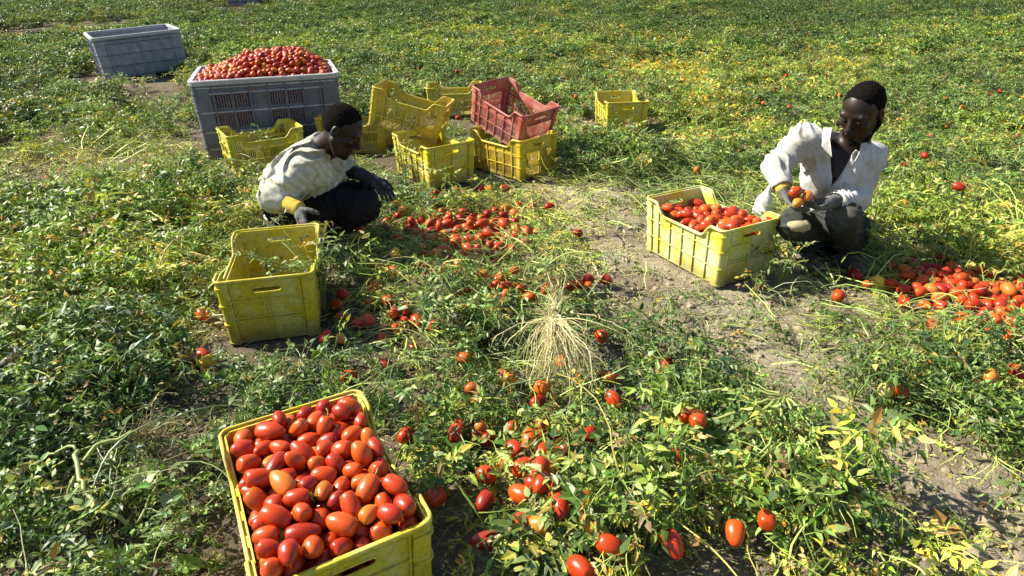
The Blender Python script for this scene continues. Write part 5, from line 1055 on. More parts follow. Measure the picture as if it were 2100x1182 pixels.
    mb.add(V, [(i*n+k, i*n+(k+1) % n, (i+1)*n+(k+1) % n, (i+1)*n+k) for i in range(len(prof)-1) for k in range(n)] + [tuple(range(n))[::-1]])
    link('pail', mb.mesh('pail', M_WHITE, True), t2)
    mb = MB(); mb.tube([(.102 * math.cos(a_), .102 * math.sin(a_) * 1.0, .17 - .06 * math.sin(a_)) for a_ in np.linspace(0, math.pi, 16)], .0025, 6)
    link('handle', mb.mesh('handle', M_BINRIM), t2)
picker_left()
# white sack by the other picker
sp_ = G(1562, 452); t3 = thing('sack', 'small white plastic sack between the pale crate and the open collared picker', 'sack', (sp_.x, sp_.y, 0))
S = SDF((sp_.x - .16, sp_.y - .16, -.01), (sp_.x + .16, sp_.y + .16, .36), .005)
S.cap((sp_.x, sp_.y, .05), (sp_.x, sp_.y, .13), .065, .045, .02); S.cap((sp_.x, sp_.y, .12), (sp_.x + .02, sp_.y, .235), .040, .006, .03); S.displace(folds(91), .007); S.plane((0, 0, .002), (0, 0, -1))
link('bag', S.mesh('bag', M_WHITE, (sp_.x, sp_.y, 0)), t3)
# ------------------------------------------------------------------ tomato vines: leaf and sprig prototypes
R_ = random.Random(5)
def rv(a=1.0): return Vector((R_.uniform(-a, a), R_.uniform(-a, a), R_.uniform(-a, a)))
PAL_GREEN = [(.060, .095, .024), (.075, .115, .026), (.095, .140, .030), (.12, .165, .034), (.055, .085, .036), (.085, .125, .045)]
PAL_PALE = [(.20, .26, .07), (.24, .28, .10), (.17, .23, .05), (.28, .30, .13)]
PAL_YEL = [(.34, .30, .05), (.40, .32, .05), (.30, .29, .07), (.34, .30, .06), (.38, .20, .04)]
PAL_DRY = [(.22, .15, .07), (.30, .22, .11), (.13, .085, .045)]
def pick(w):
    x = R_.random(); pal = PAL_GREEN if x < w[0] else PAL_PALE if x < w[0] + w[1] else PAL_YEL if x < w[0] + w[1] + w[2] else PAL_DRY
    c = R_.choice(pal); k = R_.uniform(.8, 1.2); return (c[0] * k, c[1] * k, c[2] * k)
def leaflet(mb, base, d, n, L, W_, fold, curl, col, lod=0):
    d = d.normalized(); n = (n - d * n.dot(d))
    n = n.normalized() if n.length > 1e-4 else d.orthogonal().normalized()
    s = d.cross(n)
    if lod == 2:
        V = [base, base + d * L * .5 + s * W_ * .5 + n * fold * W_ * .5, base + d * L - n * curl * L, base + d * L * .5 - s * W_ * .5 + n * fold * W_ * .5]
        mb.add(V, [(0, 1, 2), (0, 2, 3)], col); return
    ts = (0, .3, .65, 1.0)
    mid = [base + d * L * t - n * curl * L * t * t for t in ts]
    ws = (.46 * R_.uniform(.85, 1.15), .34 * R_.uniform(.7, 1.2))
    V = mid + [mid[1] + s * W_ * ws[0] * R_.uniform(.8, 1.1) + n * fold * W_ * .45 - d * L * .06, mid[2] + s * W_ * ws[1] + n * fold * W_ * .3 - d * L * .03,
               mid[1] - s * W_ * ws[0] * R_.uniform(.8, 1.1) + n * fold * W_ * .45 - d * L * .06, mid[2] - s * W_ * ws[1] + n * fold * W_ * .3 - d * L * .03]
    if lod == 1:
        mb.add(V, [(0, 4, 1), (0, 1, 6), (1, 4, 5, 2), (1, 2, 7, 6), (2, 5, 3), (2, 3, 7)], col); return
    mb.add(V, [(0, 4, 1), (0, 1, 6), (1, 4, 5, 2), (1, 2, 7, 6), (2, 5, 3), (2, 3, 7)], col)
def compound(mb, base, d, L, w, lod, size, stemcol=(.20, .24, .07)):
    """a tomato leaf: rachis with pairs of leaflets and an end leaflet"""
    d = d.normalized(); droop = R_.uniform(.1, .9); pts = []
    side = d.cross(Vector((0, 0, 1)));  side = side.normalized() if side.length > .05 else Vector((1, 0, 0))
    bend = R_.uniform(-.35, .35)
    for i in range(4):
        t = i / 3; pts.append(base + d * L * t + side * bend * L * t * t - Vector((0, 0, droop * L * .6 * t * t)))
    if lod < 2: mb.tube(pts, [.0014, .0012, .0010, .0007], 3, stemcol, cap=False)
    col = pick(w)
    wilt = R_.random() < .45
    for i, t in enumerate((.42, .72, 1.0)):
        q = pts[0].lerp(pts[1], t * 3) if t < .334 else pts[1].lerp(pts[2], t * 3 - 1) if t < .667 else pts[2].lerp(pts[3], min(1, t * 3 - 2))
        dd = (pts[3] - pts[1]).normalized()
        for sg in ((-1, 1) if t < 1 else (0,)):
            ld = (dd * (.45 if sg else 1) + side * sg * .9 + rv(.25)); nn = Vector((0, 0, 1)) + rv(.55)
            if wilt: ld = ld * .6 + Vector((0, 0, -.6)); 
            l = size * R_.uniform(.7, 1.15) * (1.25 if not sg else 1)
            c = tuple(v * R_.uniform(.85, 1.18) for v in col)
            leaflet(mb, q, ld, nn, l, l * R_.uniform(.42, .66) * (.6 if wilt else 1), R_.uniform(-.2, .9) * (1.6 if wilt else 1), R_.uniform(-.25, .55), c, lod)
def sprig(w, lod, length, height, nodes, size, stems=1, upright=.3):
    mb = MB()
    for s_ in range(stems):
        a = R_.uniform(0, 6.28) if s_ else 0; d = Vector((math.cos(a), math.sin(a), upright)).normalized(); p = Vector((0, 0, -.01)); pts = [p.copy()]
        m = 8; bend = R_.uniform(-.9, .9)
        for i in range(m):
            t = (i + 1) / m; a2 = a + bend * t; h = height * math.sin(min(1, t * R_.uniform(.9, 1.15)) * math.pi * .75) + R_.uniform(-.008, .008)
            pts.append(Vector((math.cos(a2) * length * t, math.sin(a2) * length * t, h)) + rv(.006))
        c = R_.choice([(.20, .26, .06), (.26, .30, .09), (.32, .33, .14), (.15, .19, .05)])
        mb.tube(pts, [.0036 - .0024 * i / m for i in range(m + 1)], 4 if lod < 2 else 3, c, cap=False)
        for k in range(nodes):
            t = R_.uniform(.08, 1); f = t * m; i = min(int(f), m - 1); q = pts[i].lerp(pts[i+1], f - i)
            dd = Vector((R_.uniform(-1, 1), R_.uniform(-1, 1), R_.uniform(-.1, .9)))
            compound(mb, q, dd, size * R_.uniform(1.8, 3.0), w, lod, size)
    return mb
def straw(n, L, cols, r=.0014):
    mb = MB()
    for k in range(n):
        p = Vector((R_.uniform(-.12, .12), R_.uniform(-.12, .12), R_.uniform(0, .03))); a = R_.uniform(0, 6.28); pts = [p.copy()]; el = R_.uniform(-.1, .5)
        for i in range(4):
            a += R_.uniform(-.5, .5); p = p + Vector((math.cos(a), math.sin(a), el)) * L / 4 * R_.uniform(.7, 1.2); el -= .2; p.z = max(p.z, .003); pts.append(p.copy())
        mb.tube(pts, [r, r, r * .9, r * .8, r * .5], 3, R_.choice(cols), cap=False)
    return mb

W_N = (.36, .32, .12, .20); W_G = (.64, .27, .05, .04); W_P = (.28, .48, .14, .10); W_Y = (.15, .25, .42, .18); W_D = (.10, .15, .10, .65)
def protos(tagname, builders):
    c = bpy.data.collections.new(tagname)
    for i, mb in enumerate(builders):
        o = bpy.data.objects.new('%s_%02d' % (tagname, i), mb.mesh(tagname, M_LEAF)); c.objects.link(o)
    return c
NEAR = protos('near_sprig', [sprig(W_N, 0, .26, .10, 12, .030) for _ in range(3)] + [sprig(W_P, 0, .26, .12, 8, .046), sprig(W_G, 0, .26, .14, 8, .044)] + [sprig(W_P, 0, .24, .13, 12, .027) for _ in range(4)] + [sprig(W_G, 0, .28, .14, 13, .034, 2) for _ in range(4)]
              + [sprig(W_N, 0, .2, .16, 9, .036, 2, .8) for _ in range(3)])
LOW = protos('low_sprig', [sprig(W_P, 0, .14, .035, 8, .016, 2) for _ in range(5)] + [sprig(W_N, 0, .12, .03, 7, .014, 3) for _ in range(3)])
MIDC = protos('mid_clump', [sprig(W_N, 1, .28, .20, 13, .034, 4, .5) for _ in range(5)] + [sprig(W_P, 1, .28, .18, 13, .034, 4, .5) for _ in range(4)] + [sprig(W_Y, 1, .25, .16, 10, .034, 4, .5) for _ in range(2)])
FARC = protos('far_clump', [sprig(W_G, 2, .42, .26, 34, .046, 5, .6) for _ in range(4)] + [sprig(W_N, 2, .42, .23, 34, .046, 5, .6) for _ in range(3)] + [sprig(W_Y, 2, .38, .26, 20, .05, 4, .6) for _ in range(2)])
STRAW = protos('straw', [straw(9, .16, [(.42, .38, .20), (.34, .34, .14), (.5, .45, .27), (.28, .30, .10)]) for _ in range(5)] + [straw(5, .30, [(.42, .44, .18), (.32, .38, .10), (.24, .30, .06)], .0026) for _ in range(2)])
DEADL = []
for k in range(6):
    mb = MB()
    for j in range(7):
        p = Vector((R_.uniform(-.1, .1), R_.uniform(-.1, .1), R_.uniform(.002, .012))); l = R_.uniform(.010, .026)
        leaflet(mb, p, rv(1) * Vector((1, 1, .15)) if False else Vector((R_.uniform(-1, 1), R_.uniform(-1, 1), R_.uniform(-.1, .2))), Vector((0, 0, 1)) + rv(.4), l, l * R_.uniform(.3, .6), R_.uniform(-.3, 1), R_.uniform(-.4, .4),
                R_.choice([(.40, .33, .15), (.30, .23, .12), (.45, .40, .22), (.26, .25, .09), (.36, .20, .08), (.5, .42, .12)]), 1)
    DEADL.append(mb)
DEADC = protos('dead_leaf', DEADL)
def clod(seed):
    r_ = random.Random(seed); bm = bmesh.new(); bmesh.ops.create_icosphere(bm, subdivisions=2, radius=1)
    for v in bm.verts:
        k = 1 + .35 * (float(vnoise(np.float32(v.co.x * 1.6 + seed), np.float32(v.co.y * 1.6 + 5), np.float32(v.co.z * 1.6 + 9), 3)) - .5) * 2
        v.co *= k; v.co.z *= .62
    me_ = bpy.data.meshes.new('clod'); bm.to_mesh(me_); bm.free(); me_.materials.append(M_CLOD); return me_
CLODC = bpy.data.collections.new('clod_protos')
CLODM = [clod(s_) for s_ in range(5)]
for i, m_ in enumerate(CLODM): CLODC.objects.link(bpy.data.objects.new('clod_proto_%02d' % i, m_))

def scatter(name, coll, pts, rot, scl, ix, hue, label, cat):
    n = len(pts); me_ = bpy.data.meshes.new(name); me_.vertices.add(n); me_.vertices.foreach_set('co', np.asarray(pts, np.float32).ravel())
    for nm, ty, arr in (('rot', 'FLOAT_VECTOR', rot), ('scl', 'FLOAT_VECTOR', scl), ('idx', 'INT', ix), ('hue', 'FLOAT', hue)):
        a = me_.attributes.new(nm, ty, 'POINT')
        a.data.foreach_set('vector' if ty == 'FLOAT_VECTOR' else 'value', np.asarray(arr, np.int32 if ty == 'INT' else np.float32).ravel())
    me_.update(); o = link(name, me_)
    ng = bpy.data.node_groups.new(name, 'GeometryNodeTree')
    ng.interface.new_socket('Geometry', in_out='INPUT', socket_type='NodeSocketGeometry'); ng.interface.new_socket('Geometry', in_out='OUTPUT', socket_type='NodeSocketGeometry')
    gi, go = ng.nodes.new('NodeGroupInput'), ng.nodes.new('NodeGroupOutput')
    ip = ng.nodes.new('GeometryNodeInstanceOnPoints'); ci = ng.nodes.new('GeometryNodeCollectionInfo')
    ci.inputs['Collection'].default_value = coll; ci.inputs['Separate Children'].default_value = True; ci.inputs['Reset Children'].default_value = True
    def na(nm, ty):
        a = ng.nodes.new('GeometryNodeInputNamedAttribute'); a.data_type = ty; a.inputs['Name'].default_value = nm; return a.outputs['Attribute']
    L = ng.links
    L.new(gi.outputs[0], ip.inputs['Points']); L.new(ci.outputs[0], ip.inputs['Instance']); ip.inputs['Pick Instance'].default_value = True
    L.new(na('idx', 'INT'), ip.inputs['Instance Index'])
    er = ng.nodes.new('FunctionNodeEulerToRotation'); L.new(na('rot', 'FLOAT_VECTOR'), er.inputs[0]); L.new(er.outputs[0], ip.inputs['Rotation'])
    L.new(na('scl', 'FLOAT_VECTOR'), ip.inputs['Scale']); L.new(ip.outputs[0], go.inputs[0])
    md = o.modifiers.new('scatter', 'NODES'); md.node_group = ng
    o['kind'] = 'stuff'; o['label'] = label; o['category'] = cat
    return o

# --- where things grow
def patch(px, py, rx, ry):             # a patch on the ground given where its centre is and its half sizes in the photo
    c = G(px, py); ex = (G(px + rx, py) - G(px - rx, py)).length / 2; ey = (G(px, py + ry) - G(px, py - ry)).length / 2
    return (c.x, c.y, ex, ey)
BARE = [patch(q[0], q[1], q[2] * 1.22, q[3] * 1.28) for q in ((2020, 1100, 230, 120), (1890, 980, 150, 70), (1800, 890, 90, 50), (1280, 440, 60, 70), (1240, 540, 80, 55), (1330, 600, 110, 40), (1500, 670, 160, 45), (1680, 660, 130, 45), (1690, 760, 110, 35),
        (1400, 540, 90, 40), (1550, 735, 110, 30), (1700, 600, 80, 25), (440, 665, 45, 35), (720, 735, 70, 22), (820, 800, 70, 40), (390, 840, 70, 45), (100, 355, 110, 40), (40, 610, 60, 35), (1250, 1150, 45, 30), (1130, 400, 90, 25), (1230, 480, 80, 40),
        (80, 70, 110, 22), (350, 300, 60, 18), (250, 335, 80, 18), (60, 300, 60, 25), (330, 215, 50, 12), (420, 430, 40, 15), (1850, 1060, 130, 90), (1960, 950, 120, 50), (1560, 600, 90, 40), (640, 560, 60, 60), (1060, 400, 60, 22), (400, 980, 40, 70))]
SPARSE = [patch(*q) for q in ((955, 490, 120, 50), (1990, 622, 130, 40), (800, 668, 50, 30), (1070, 970, 60, 50), (1420, 470, 160, 120), (1500, 800, 100, 40), (1180, 470, 120, 60), (390, 740, 60, 20))]
WILT = [patch(*q) for q in ((1280, 150, 120, 40), (1120, 60, 60, 25), (1250, 100, 100, 30), (1900, 410, 130, 50), (1450, 230, 90, 60), (1700, 150, 80, 20), (1130, 900, 60, 60), (1860, 850, 60, 30))]
LUSH = [patch(*q) for q in ((1980, 30, 160, 45), (1700, 60, 300, 60), (1900, 800, 180, 60), (130, 150, 120, 40), (1250, 340, 110, 30), (60, 450, 60, 40))]
HEAP = [patch(1150, 1040, 260, 130), patch(1500, 1000, 220, 120)]
ROOTS = [patch(1135, 745, 115, 80), patch(290, 910, 90, 40), patch(1560, 860, 110, 50), patch(180, 1000, 90, 90)]
def infl(x, y, L, pw=2):
    s = np.zeros_like(x)
    for cx, cy_, ex, ey in L: s = np.maximum(s, np.exp(-(((x - cx) / ex) ** 2 + ((y - cy_) / ey) ** 2) ** (pw / 2)))
    return s
def clear_of_boxes(x, y, m):
    ok = np.ones(len(x), bool)
    for cx, cy_, yaw, hw, hl in CRATES:
        c, s = math.cos(yaw), math.sin(yaw); dx, dy = x - cx, y - cy_
        u = c * dx + s * dy; v = -s * dx + c * dy
        ok &= ~((np.abs(u) < hw + m) & (np.abs(v) < hl + m))
        dy2 = dy + m * 1.6 + .06; u = c * dx + s * dy2; v = -s * dx + c * dy2          # keep the near side free
        if cy_ > 2: ok &= ~((np.abs(u) < hw) & (np.abs(v) < hl))
    return ok
LP_ = np.array([p_[:2] for p_ in TOMPOS if p_[2] < .20]) 
def clear_toms(x, y):
    ok = np.ones(len(x), bool); r_ = rng.random(len(x))
    for a, b in LP_: ok &= ((x - a) ** 2 + (y - b + .06) ** 2 > .115 ** 2) | (r_ > .88)
    return ok
PEOPLE = [(G(1700, 500).x, 3.22, .26), (G(690, 480).x, 3.50, .24), (G(600, 440).x, 3.42, .15)]
PILES = [patch(2000, 628, 175, 55), patch(955, 480, 120, 50), patch(800, 668, 45, 25), patch(1075, 965, 55, 50)]
def low_front(x, y):                   # trampled, shorter growth on the pickers' side of the crates
    s = np.ones(len(x))
    for d in (.25, .5, .75, 1.0, 1.25): s = np.where(clear_of_boxes(x, y + d, .12), s, .52)
    return np.where(y > 4.3, s, 1.0)
def clear_people(x, y, m=0):
    ok = np.ones(len(x), bool)
    for cx, cy_, r in PEOPLE: ok &= (x - cx) ** 2 + (y - cy_) ** 2 > (r + m) ** 2
    return ok
def inview(x, y, pad=1.0): return (np.abs(x) < .98 * y + pad) & (y > .55)
def candidates(n, x0, x1, y0, y1, dist_pow=0):
    x = rng.uniform(x0, x1, n); y = rng.uniform(y0, y1, n)
    k = inview(x, y); return x[k], y[k]
def put(name, coll, nidx, x, y, smin, smax, tilt, label, cat, huef=None, dz=0, idxf=None, mound=0, sfun=None):
    n = len(x); z = ground_z(x, y) + dz
    if mound: z = z + mound * np.maximum(0, fbm2(x * 1.7, y * 1.7, 15, 2)) * rng.random(n)
    rot = np.stack([rng.normal(0, tilt, n), rng.normal(0, tilt, n), rng.uniform(0, 6.283, n)], 1)
    s = rng.uniform(smin, smax, n)
    if sfun is not None: s = s * sfun(x, y)
    hue = .42 + .55 * fbm2(x * .9, y * .9, 21, 3) + rng.normal(0, .14, n)
    if huef is not None: hue = hue + huef(x, y)
    hue = np.clip(hue, 0, 1)
    ix = rng.integers(0, nidx, n) if idxf is None else idxf(x, y, n)
    return scatter(name, coll, np.stack([x, y, z], 1), rot, np.stack([s, s, s * rng.uniform(.8, 1.15, n)], 1), ix, hue, label, cat)

# near vines
def hue_near(x, y): return -.07 * np.clip((-x - .2) / 1.2, 0, 1) * (y < 5) + .22 * infl(x, y, WILT) - .1 * infl(x, y, LUSH)
x, y = candidates(21000, -7.5, 7.5, .6, 8.0)
dens = .70 + .9 * fbm2(x * 1.6, y * 1.6, 12, 3); dens *= (1 - infl(x, y, BARE, 3)) * (1 - .85 * infl(x, y, SPARSE, 3)) * (1 - .9 * infl(x, y, ROOTS, 4)); dens *= np.where(y < 5, 1, .75)
k = rng.random(len(x)) < dens * .52 * (1 + .3 * infl(x, y, HEAP, 4))
k &= clear_of_boxes(x, y, .09) & clear_people(x, y) & clear_toms(x, y) & (rng.random(len(x)) > .85 * infl(x, y, PILES, 4)); x, y = x[k], y[k]
def small_near_boxes(x, y): return np.where(clear_of_boxes(x, y, .22), 1.0, .62) * (1 - .35 * infl(x, y, SPARSE)) * np.where(clear_people(x, y, .15), 1, .7)
print('near', len(x))
BUSHY = [patch(*q) for q in ((60, 470, 90, 60), (170, 520, 120, 60), (310, 440, 110, 50), (230, 620, 150, 60), (80, 700, 90, 60), (270, 770, 120, 50), (60, 850, 80, 60), (120, 1110, 120, 60), (360, 1120, 70, 50), (930, 720, 100, 40), (960, 620, 80, 25),
    (1150, 900, 130, 40), (1300, 960, 150, 90), (1480, 1000, 130, 90), (1180, 1110, 130, 60), (770, 590, 50, 25), (900, 395, 70, 20), (1950, 720, 160, 40), (1900, 850, 140, 60), (1870, 480, 80, 50), (2000, 530, 90, 30), (1250, 335, 100, 30), (1600, 620, 60, 15), (400, 400, 80, 30), (1380, 780, 90, 30), (880, 870, 60, 60))]
BUSH = protos('bush_sprig', [sprig(W_N, 0, .22, .20, 10, .034, 4, .8) for _ in range(4)] + [sprig(W_G, 0, .22, .22, 10, .036, 4, .9) for _ in range(3)] + [sprig(W_P, 0, .22, .16, 10, .032, 4, .7) for _ in range(4)])
bx_, by_ = candidates(6500, -4, 4, .6, 6.5)
kb = (rng.random(len(bx_)) < .58 * (1 - .8 * infl(bx_, by_, PILES, 4)) * infl(bx_, by_, BUSHY, 3) * (.4 + 1.2 * rng.random(len(bx_)) ** 2)) & clear_of_boxes(bx_, by_, .17) & clear_people(bx_, by_, .12) & clear_toms(bx_, by_) & (infl(bx_, by_, ROOTS, 4) < .3)
bx_, by_ = bx_[kb], by_[kb]; print('bush', len(bx_))
put('tomato_bushes', BUSH, 11, bx_, by_, .7, 1.15, .25, 'bushier tomato plants standing higher than the trampled vines', 'vines', hue_near)
put('tomato_vines', NEAR, 16, x, y, .65, 1.15, .30, 'tangle of pulled tomato vines and leaves covering the near field', 'vines', hue_near, mound=.10, sfun=lambda x, y: low_front(x, y) * small_near_boxes(x, y) * (.90 + .36 * infl(x, y, HEAP, 4)))
# low weeds everywhere incl. thin cover on the soil
x, y = candidates(26000, -6, 6, .6, 6.5)
dens = .35 + .9 * fbm2(x * 2.6, y * 2.6, 13, 3) + .1; dens *= (1 - .96 * infl(x, y, BARE, 4))
k = rng.random(len(x)) < dens * .55; k &= clear_of_boxes(x, y, .05) & clear_people(x, y, -.1) & (rng.random(len(x)) > .75 * infl(x, y, PILES, 4)); x, y = x[k], y[k]; print('low', len(x))
put('low_weeds', LOW, 8, x, y, .6, 1.3, .15, 'small low weeds spreading over the soil between the vines', 'weeds', lambda x, y: .12 + hue_near(x, y))
def trail(n, L):
    mb = MB()
    for s_ in range(n):
        a = R_.uniform(0, 6.28); p = Vector((R_.uniform(-.06, .06), R_.uniform(-.06, .06), R_.uniform(0, .04))); pts = [p.copy()]; vz = R_.uniform(.3, .9); m = 10
        for i in range(m):
            a += R_.uniform(-.32, .32); p = p + Vector((math.cos(a), math.sin(a), vz)) * L / m; vz -= R_.uniform(.08, .20); p.z = max(p.z, .02); pts.append(p.copy())
        c = R_.choice([(.34, .40, .13), (.42, .44, .20), (.28, .34, .09), (.45, .40, .20), (.30, .24, .12)]); r0 = R_.uniform(.0022, .0042)
        mb.tube(pts, [r0 * (1 - .06 * i) for i in range(m + 1)], 5, c, cap=False)
        for k in range(7):
            i = R_.randint(1, m - 1); compound(mb, pts[i], Vector((R_.uniform(-1, 1), R_.uniform(-1, 1), R_.uniform(-.7, .4))), .06, W_D if R_.random() < .4 else W_P, 0, .026)
    return mb
TRAIL = protos('trailing_stem', [trail(2, R_.uniform(.35, .6)) for _ in range(8)])
x, y = candidates(2600, -4, 4, .7, 5.0); k = (rng.random(len(x)) < .22 * (1 - infl(x, y, BARE, 3)) * (1 + .9 * infl(x, y, HEAP, 4))) & clear_of_boxes(x, y, .25) & clear_people(x, y, .25) & clear_toms(x, y) & (infl(x, y, PILES, 4) < .3); x, y = x[k], y[k]; print('trail', len(x))
put('trailing_stems', TRAIL, 8, x, y, .7, 1.1, .15, 'long pale stems trailing over the pulled vines', 'vine stems', lambda x, y: .0 * x, dz=.04, mound=.10)
# straw and dead leaves
x, y = candidates(15000, -5, 5, .6, 6.0); k = (rng.random(len(x)) < .48 * (1 - .75 * infl(x, y, BARE, 3)) * (1 - .7 * infl(x, y, PILES, 4))) & clear_of_boxes(x, y, .08) & clear_people(x, y, -.05); x, y = x[k], y[k]; print('straw', len(x))
put('dry_stems', STRAW, 7, x, y, .6, 1.3, .25, 'pale dry stems and tendrils strewn over vines and soil', 'dry stems', lambda x, y: .05 + 0 * x, dz=.005, mound=.10, sfun=lambda x, y: np.clip((y - .3) / 2.2, .5, 1))
x, y = candidates(15000, -5, 5, .6, 6.0); k = (rng.random(len(x)) < .62 * (.35 + infl(x, y, BARE, 2))) & clear_of_boxes(x, y, .04) & clear_people(x, y, -.1); x, y = x[k], y[k]; print('dead', len(x))
put('dead_leaves', DEADC, 6, x, y, .6, 1.3, .05, 'withered leaf litter lying on the soil', 'dead leaves', lambda x, y: .1 + 0 * x)
x, y = candidates(34000, -4.5, 4.5, .6, 5.5); k = (rng.random(len(x)) < .45 * (.25 + infl(x, y, BARE, 2))) & clear_of_boxes(x, y, .02); x, y = x[k], y[k]
n = len(x); s = .0025 + .021 * rng.random(n) ** 3.4
scatter('soil_crumbs', CLODC, np.stack([x, y, ground_z(x, y) + .004], 1), np.stack([rng.uniform(-.5, .5, n), rng.uniform(-.5, .5, n), rng.uniform(0, 6.28, n)], 1), np.stack([s, s, s], 1), rng.integers(0, 5, n), np.full(n, .5), 'crumbs of dry soil on the bare patches', 'soil crumbs')
# middle distance
def idx_mid(x, y, n):
    w = infl(x, y, WILT) * .9 + .06; g = rng.random(n); r = np.where(g < w, rng.integers(9, 11, n), rng.integers(0, 9, n)); return r
x, y = candidates(9000, -15, 15, 4.6, 14); dens = .80 + 1.1 * fbm2(x * 1.1, y * 1.1, 17, 3) - .0; dens *= (1 - infl(x, y, BARE, 3)) * np.clip((y - 4.4) / 2.2, 0, 1)
left = np.clip((-x - 1) / 4, 0, 1) * .25; dens -= left
k = (rng.random(len(x)) < dens) & clear_of_boxes(x, y, .27) & clear_people(x, y, .3); x, y = x[k], y[k]; print('mid', len(x))
put('vine_rows', MIDC, 11, x, y, .75, 1.25, .15, 'leafy tomato vines in the middle of the field', 'vines', lambda x, y: .18 * infl(x, y, WILT) - .12 * infl(x, y, LUSH) - .14 * np.clip(-x / 4, 0, 1) - .02, idxf=idx_mid, mound=.12,
    sfun=lambda x, y: np.where(clear_of_boxes(x, y, .35), 1, .6) * low_front(x, y))
# far field
def idx_far(x, y, n):
    w = .10 + .5 * infl(x, y, WILT); g = rng.random(n); r = np.where(g < w, rng.integers(7, 9, n), rng.integers(0, 7, n)); return r
xs, ys = [], []
for y0, y1, dn in ((10, 16, 12), (16, 26, 8), (26, 45, 4), (45, 80, .8)):
    nn_ = int(dn * (y1 - y0) * 1.8 * y1 * 1.0); a, b = candidates(nn_, -1.0 * y1, 1.0 * y1, y0, y1); xs.append(a); ys.append(b)
x, y = np.concatenate(xs), np.concatenate(ys); dens = 1.0 + .5 * fbm2(x * .5, y * .5, 19, 3) - .25 * np.clip((-x - 2) / 8, 0, 1); dens *= (1 - infl(x, y, BARE, 3))
k = (rng.random(len(x)) < dens) & clear_of_boxes(x, y, .35) & ~((np.abs(x + 10.2) < 1.3) & (y > 23) & (y < 29)); x, y = x[k], y[k]; print('far', len(x))
put('far_vines', FARC, 9, x, y, .7, 1.05, .1, 'dense green tomato field stretching to the top of the picture', 'vines', lambda x, y: -.26 * np.clip((y - 9) / 12, 0, 1) - .15 * infl(x, y, LUSH) - .02, idxf=idx_far, sfun=lambda x, y: 1 + np.clip((y - 20) / 40, 0, .6))
# small far tomatoes showing in the foliage
L = []
for _ in range(170):
    yy = random.uniform(4.5, 13) if random.random() < .8 else random.uniform(13, 20); xx = random.uniform(-.15 * yy, .85 * yy)
    if not clear_of_boxes(np.array([xx]), np.array([yy]), .3)[0]: continue
    L.append(((xx, yy, random.uniform(.05, .20)), Euler([random.uniform(0, 6.28) for _ in range(3)]).to_quaternion(), .026, .034))
joined_tomatoes('unpicked_tomatoes', L, 'ripening orange and red tomatoes dotted through the unpicked vines', (7, 5))

# ------------------------------------------------------------------ single plants, uprooted vines, stones
def curve_pts(p0, p1, p2, n=10, jit=.004):
    o = []
    for i in range(n + 1):
        t = i / n; o.append(Vector(p0) * (1-t)**2 + Vector(p1) * 2*t*(1-t) + Vector(p2) * t*t + (rv(jit) if 0 < i < n else Vector()))
    return o
def weed(name, label, px, py, h, spread, nstem, w, size, lean=(0, 0), base_z=0, group='leafy weeds and shoots'):
    g = G(px, py, base_z); t = thing(name, label, 'weed', (g.x, g.y, base_z + (gz(g.x, g.y) if base_z == 0 else 0)), (0, 0, 0), group)
    for s_ in range(nstem):
        a = s_ / nstem * 6.28 + R_.uniform(-.4, .4); e = Vector((math.cos(a) * spread + lean[0], math.sin(a) * spread + lean[1], h * R_.uniform(.7, 1.1)))
        pts = curve_pts((0, 0, -.01), (e.x * .2, e.y * .2, e.z * .8), e, 9)
        mb = MB(); mb.tube(pts, [.0036 - .0002 * i for i in range(10)], 5, (.22, .28, .07)); st = link('stem', mb.mesh('stem', M_LEAF1), t)
        mb = MB()
        for k_ in range(9):
            f = R_.uniform(.25, 1) * 9; i = min(int(f), 8); q = pts[i].lerp(pts[i+1], f - i)
            compound(mb, q, Vector((R_.uniform(-1, 1), R_.uniform(-1, 1), R_.uniform(0, .9))), size * 2.3, w, 0, size)
        lf = link('foliage', mb.mesh('foliage', M_LEAF1), st); lf['kind'] = 'stuff'
    return t
weed('weed', 'tall bushy weed drooping over the right rim of the empty yellow crate', 668, 640, .42, .20, 11, W_G, .032, (-.13, .02))
weed('weed', 'leafy weed rising behind the far rim of the empty yellow crate', 600, 520, .44, .09, 6, W_P, .024, (0, -.03))
weed('weed', 'bright leafy weed at the shaded end of the pale tomato crate', 1600, 590, .24, .13, 7, W_P, .028)
weed('weed', 'small bright shoot at the near corner of the pale tomato crate', 1545, 610, .13, .04, 3, W_P, .024)
weed('weed', 'spindly weed in front of the stacked crate pair', 832, 372, .30, .10, 6, W_P, .024)
weed('weed', 'thin tall weed growing up before the tipped slatted crate', 856, 330, .52, .05, 5, W_G, .022, (0, .05))
weed('weed', 'leafy weed in front of the red crate stack, by its shaded corner', 1170, 360, .20, .22, 8, W_G, .030)
weed('weed', 'weed growing inside the weathered crate by the grey bin', 545, 345, .34, .10, 6, W_G, .024)
weed('weed', 'small pale weed at the foot of the grey bin', 640, 300, .34, .08, 5, W_P, .026)
weed('weed', 'tall feathery weed beside the squatting picker', 1800, 560, .30, .12, 6, W_G, .024)
weed('weed', 'upright silvery weed right of the middle soil patch', 1750, 820, .26, .07, 5, W_G, .022)
weed('weed', 'fresh green shoot at the left edge of the picture', 30, 470, .26, .14, 7, W_G, .034)
weed('weed', 'broad leaved plant in shade right of the foreground crate', 1085, 1165, .16, .07, 4, W_G, .046)
weed('weed', 'weed with big curled leaves below the near tomato cluster', 1160, 1130, .18, .09, 5, W_P, .046)
weed('weed', 'leafy bush of vine heaped left of the hanging roots', 990, 700, .20, .12, 7, W_N, .026)

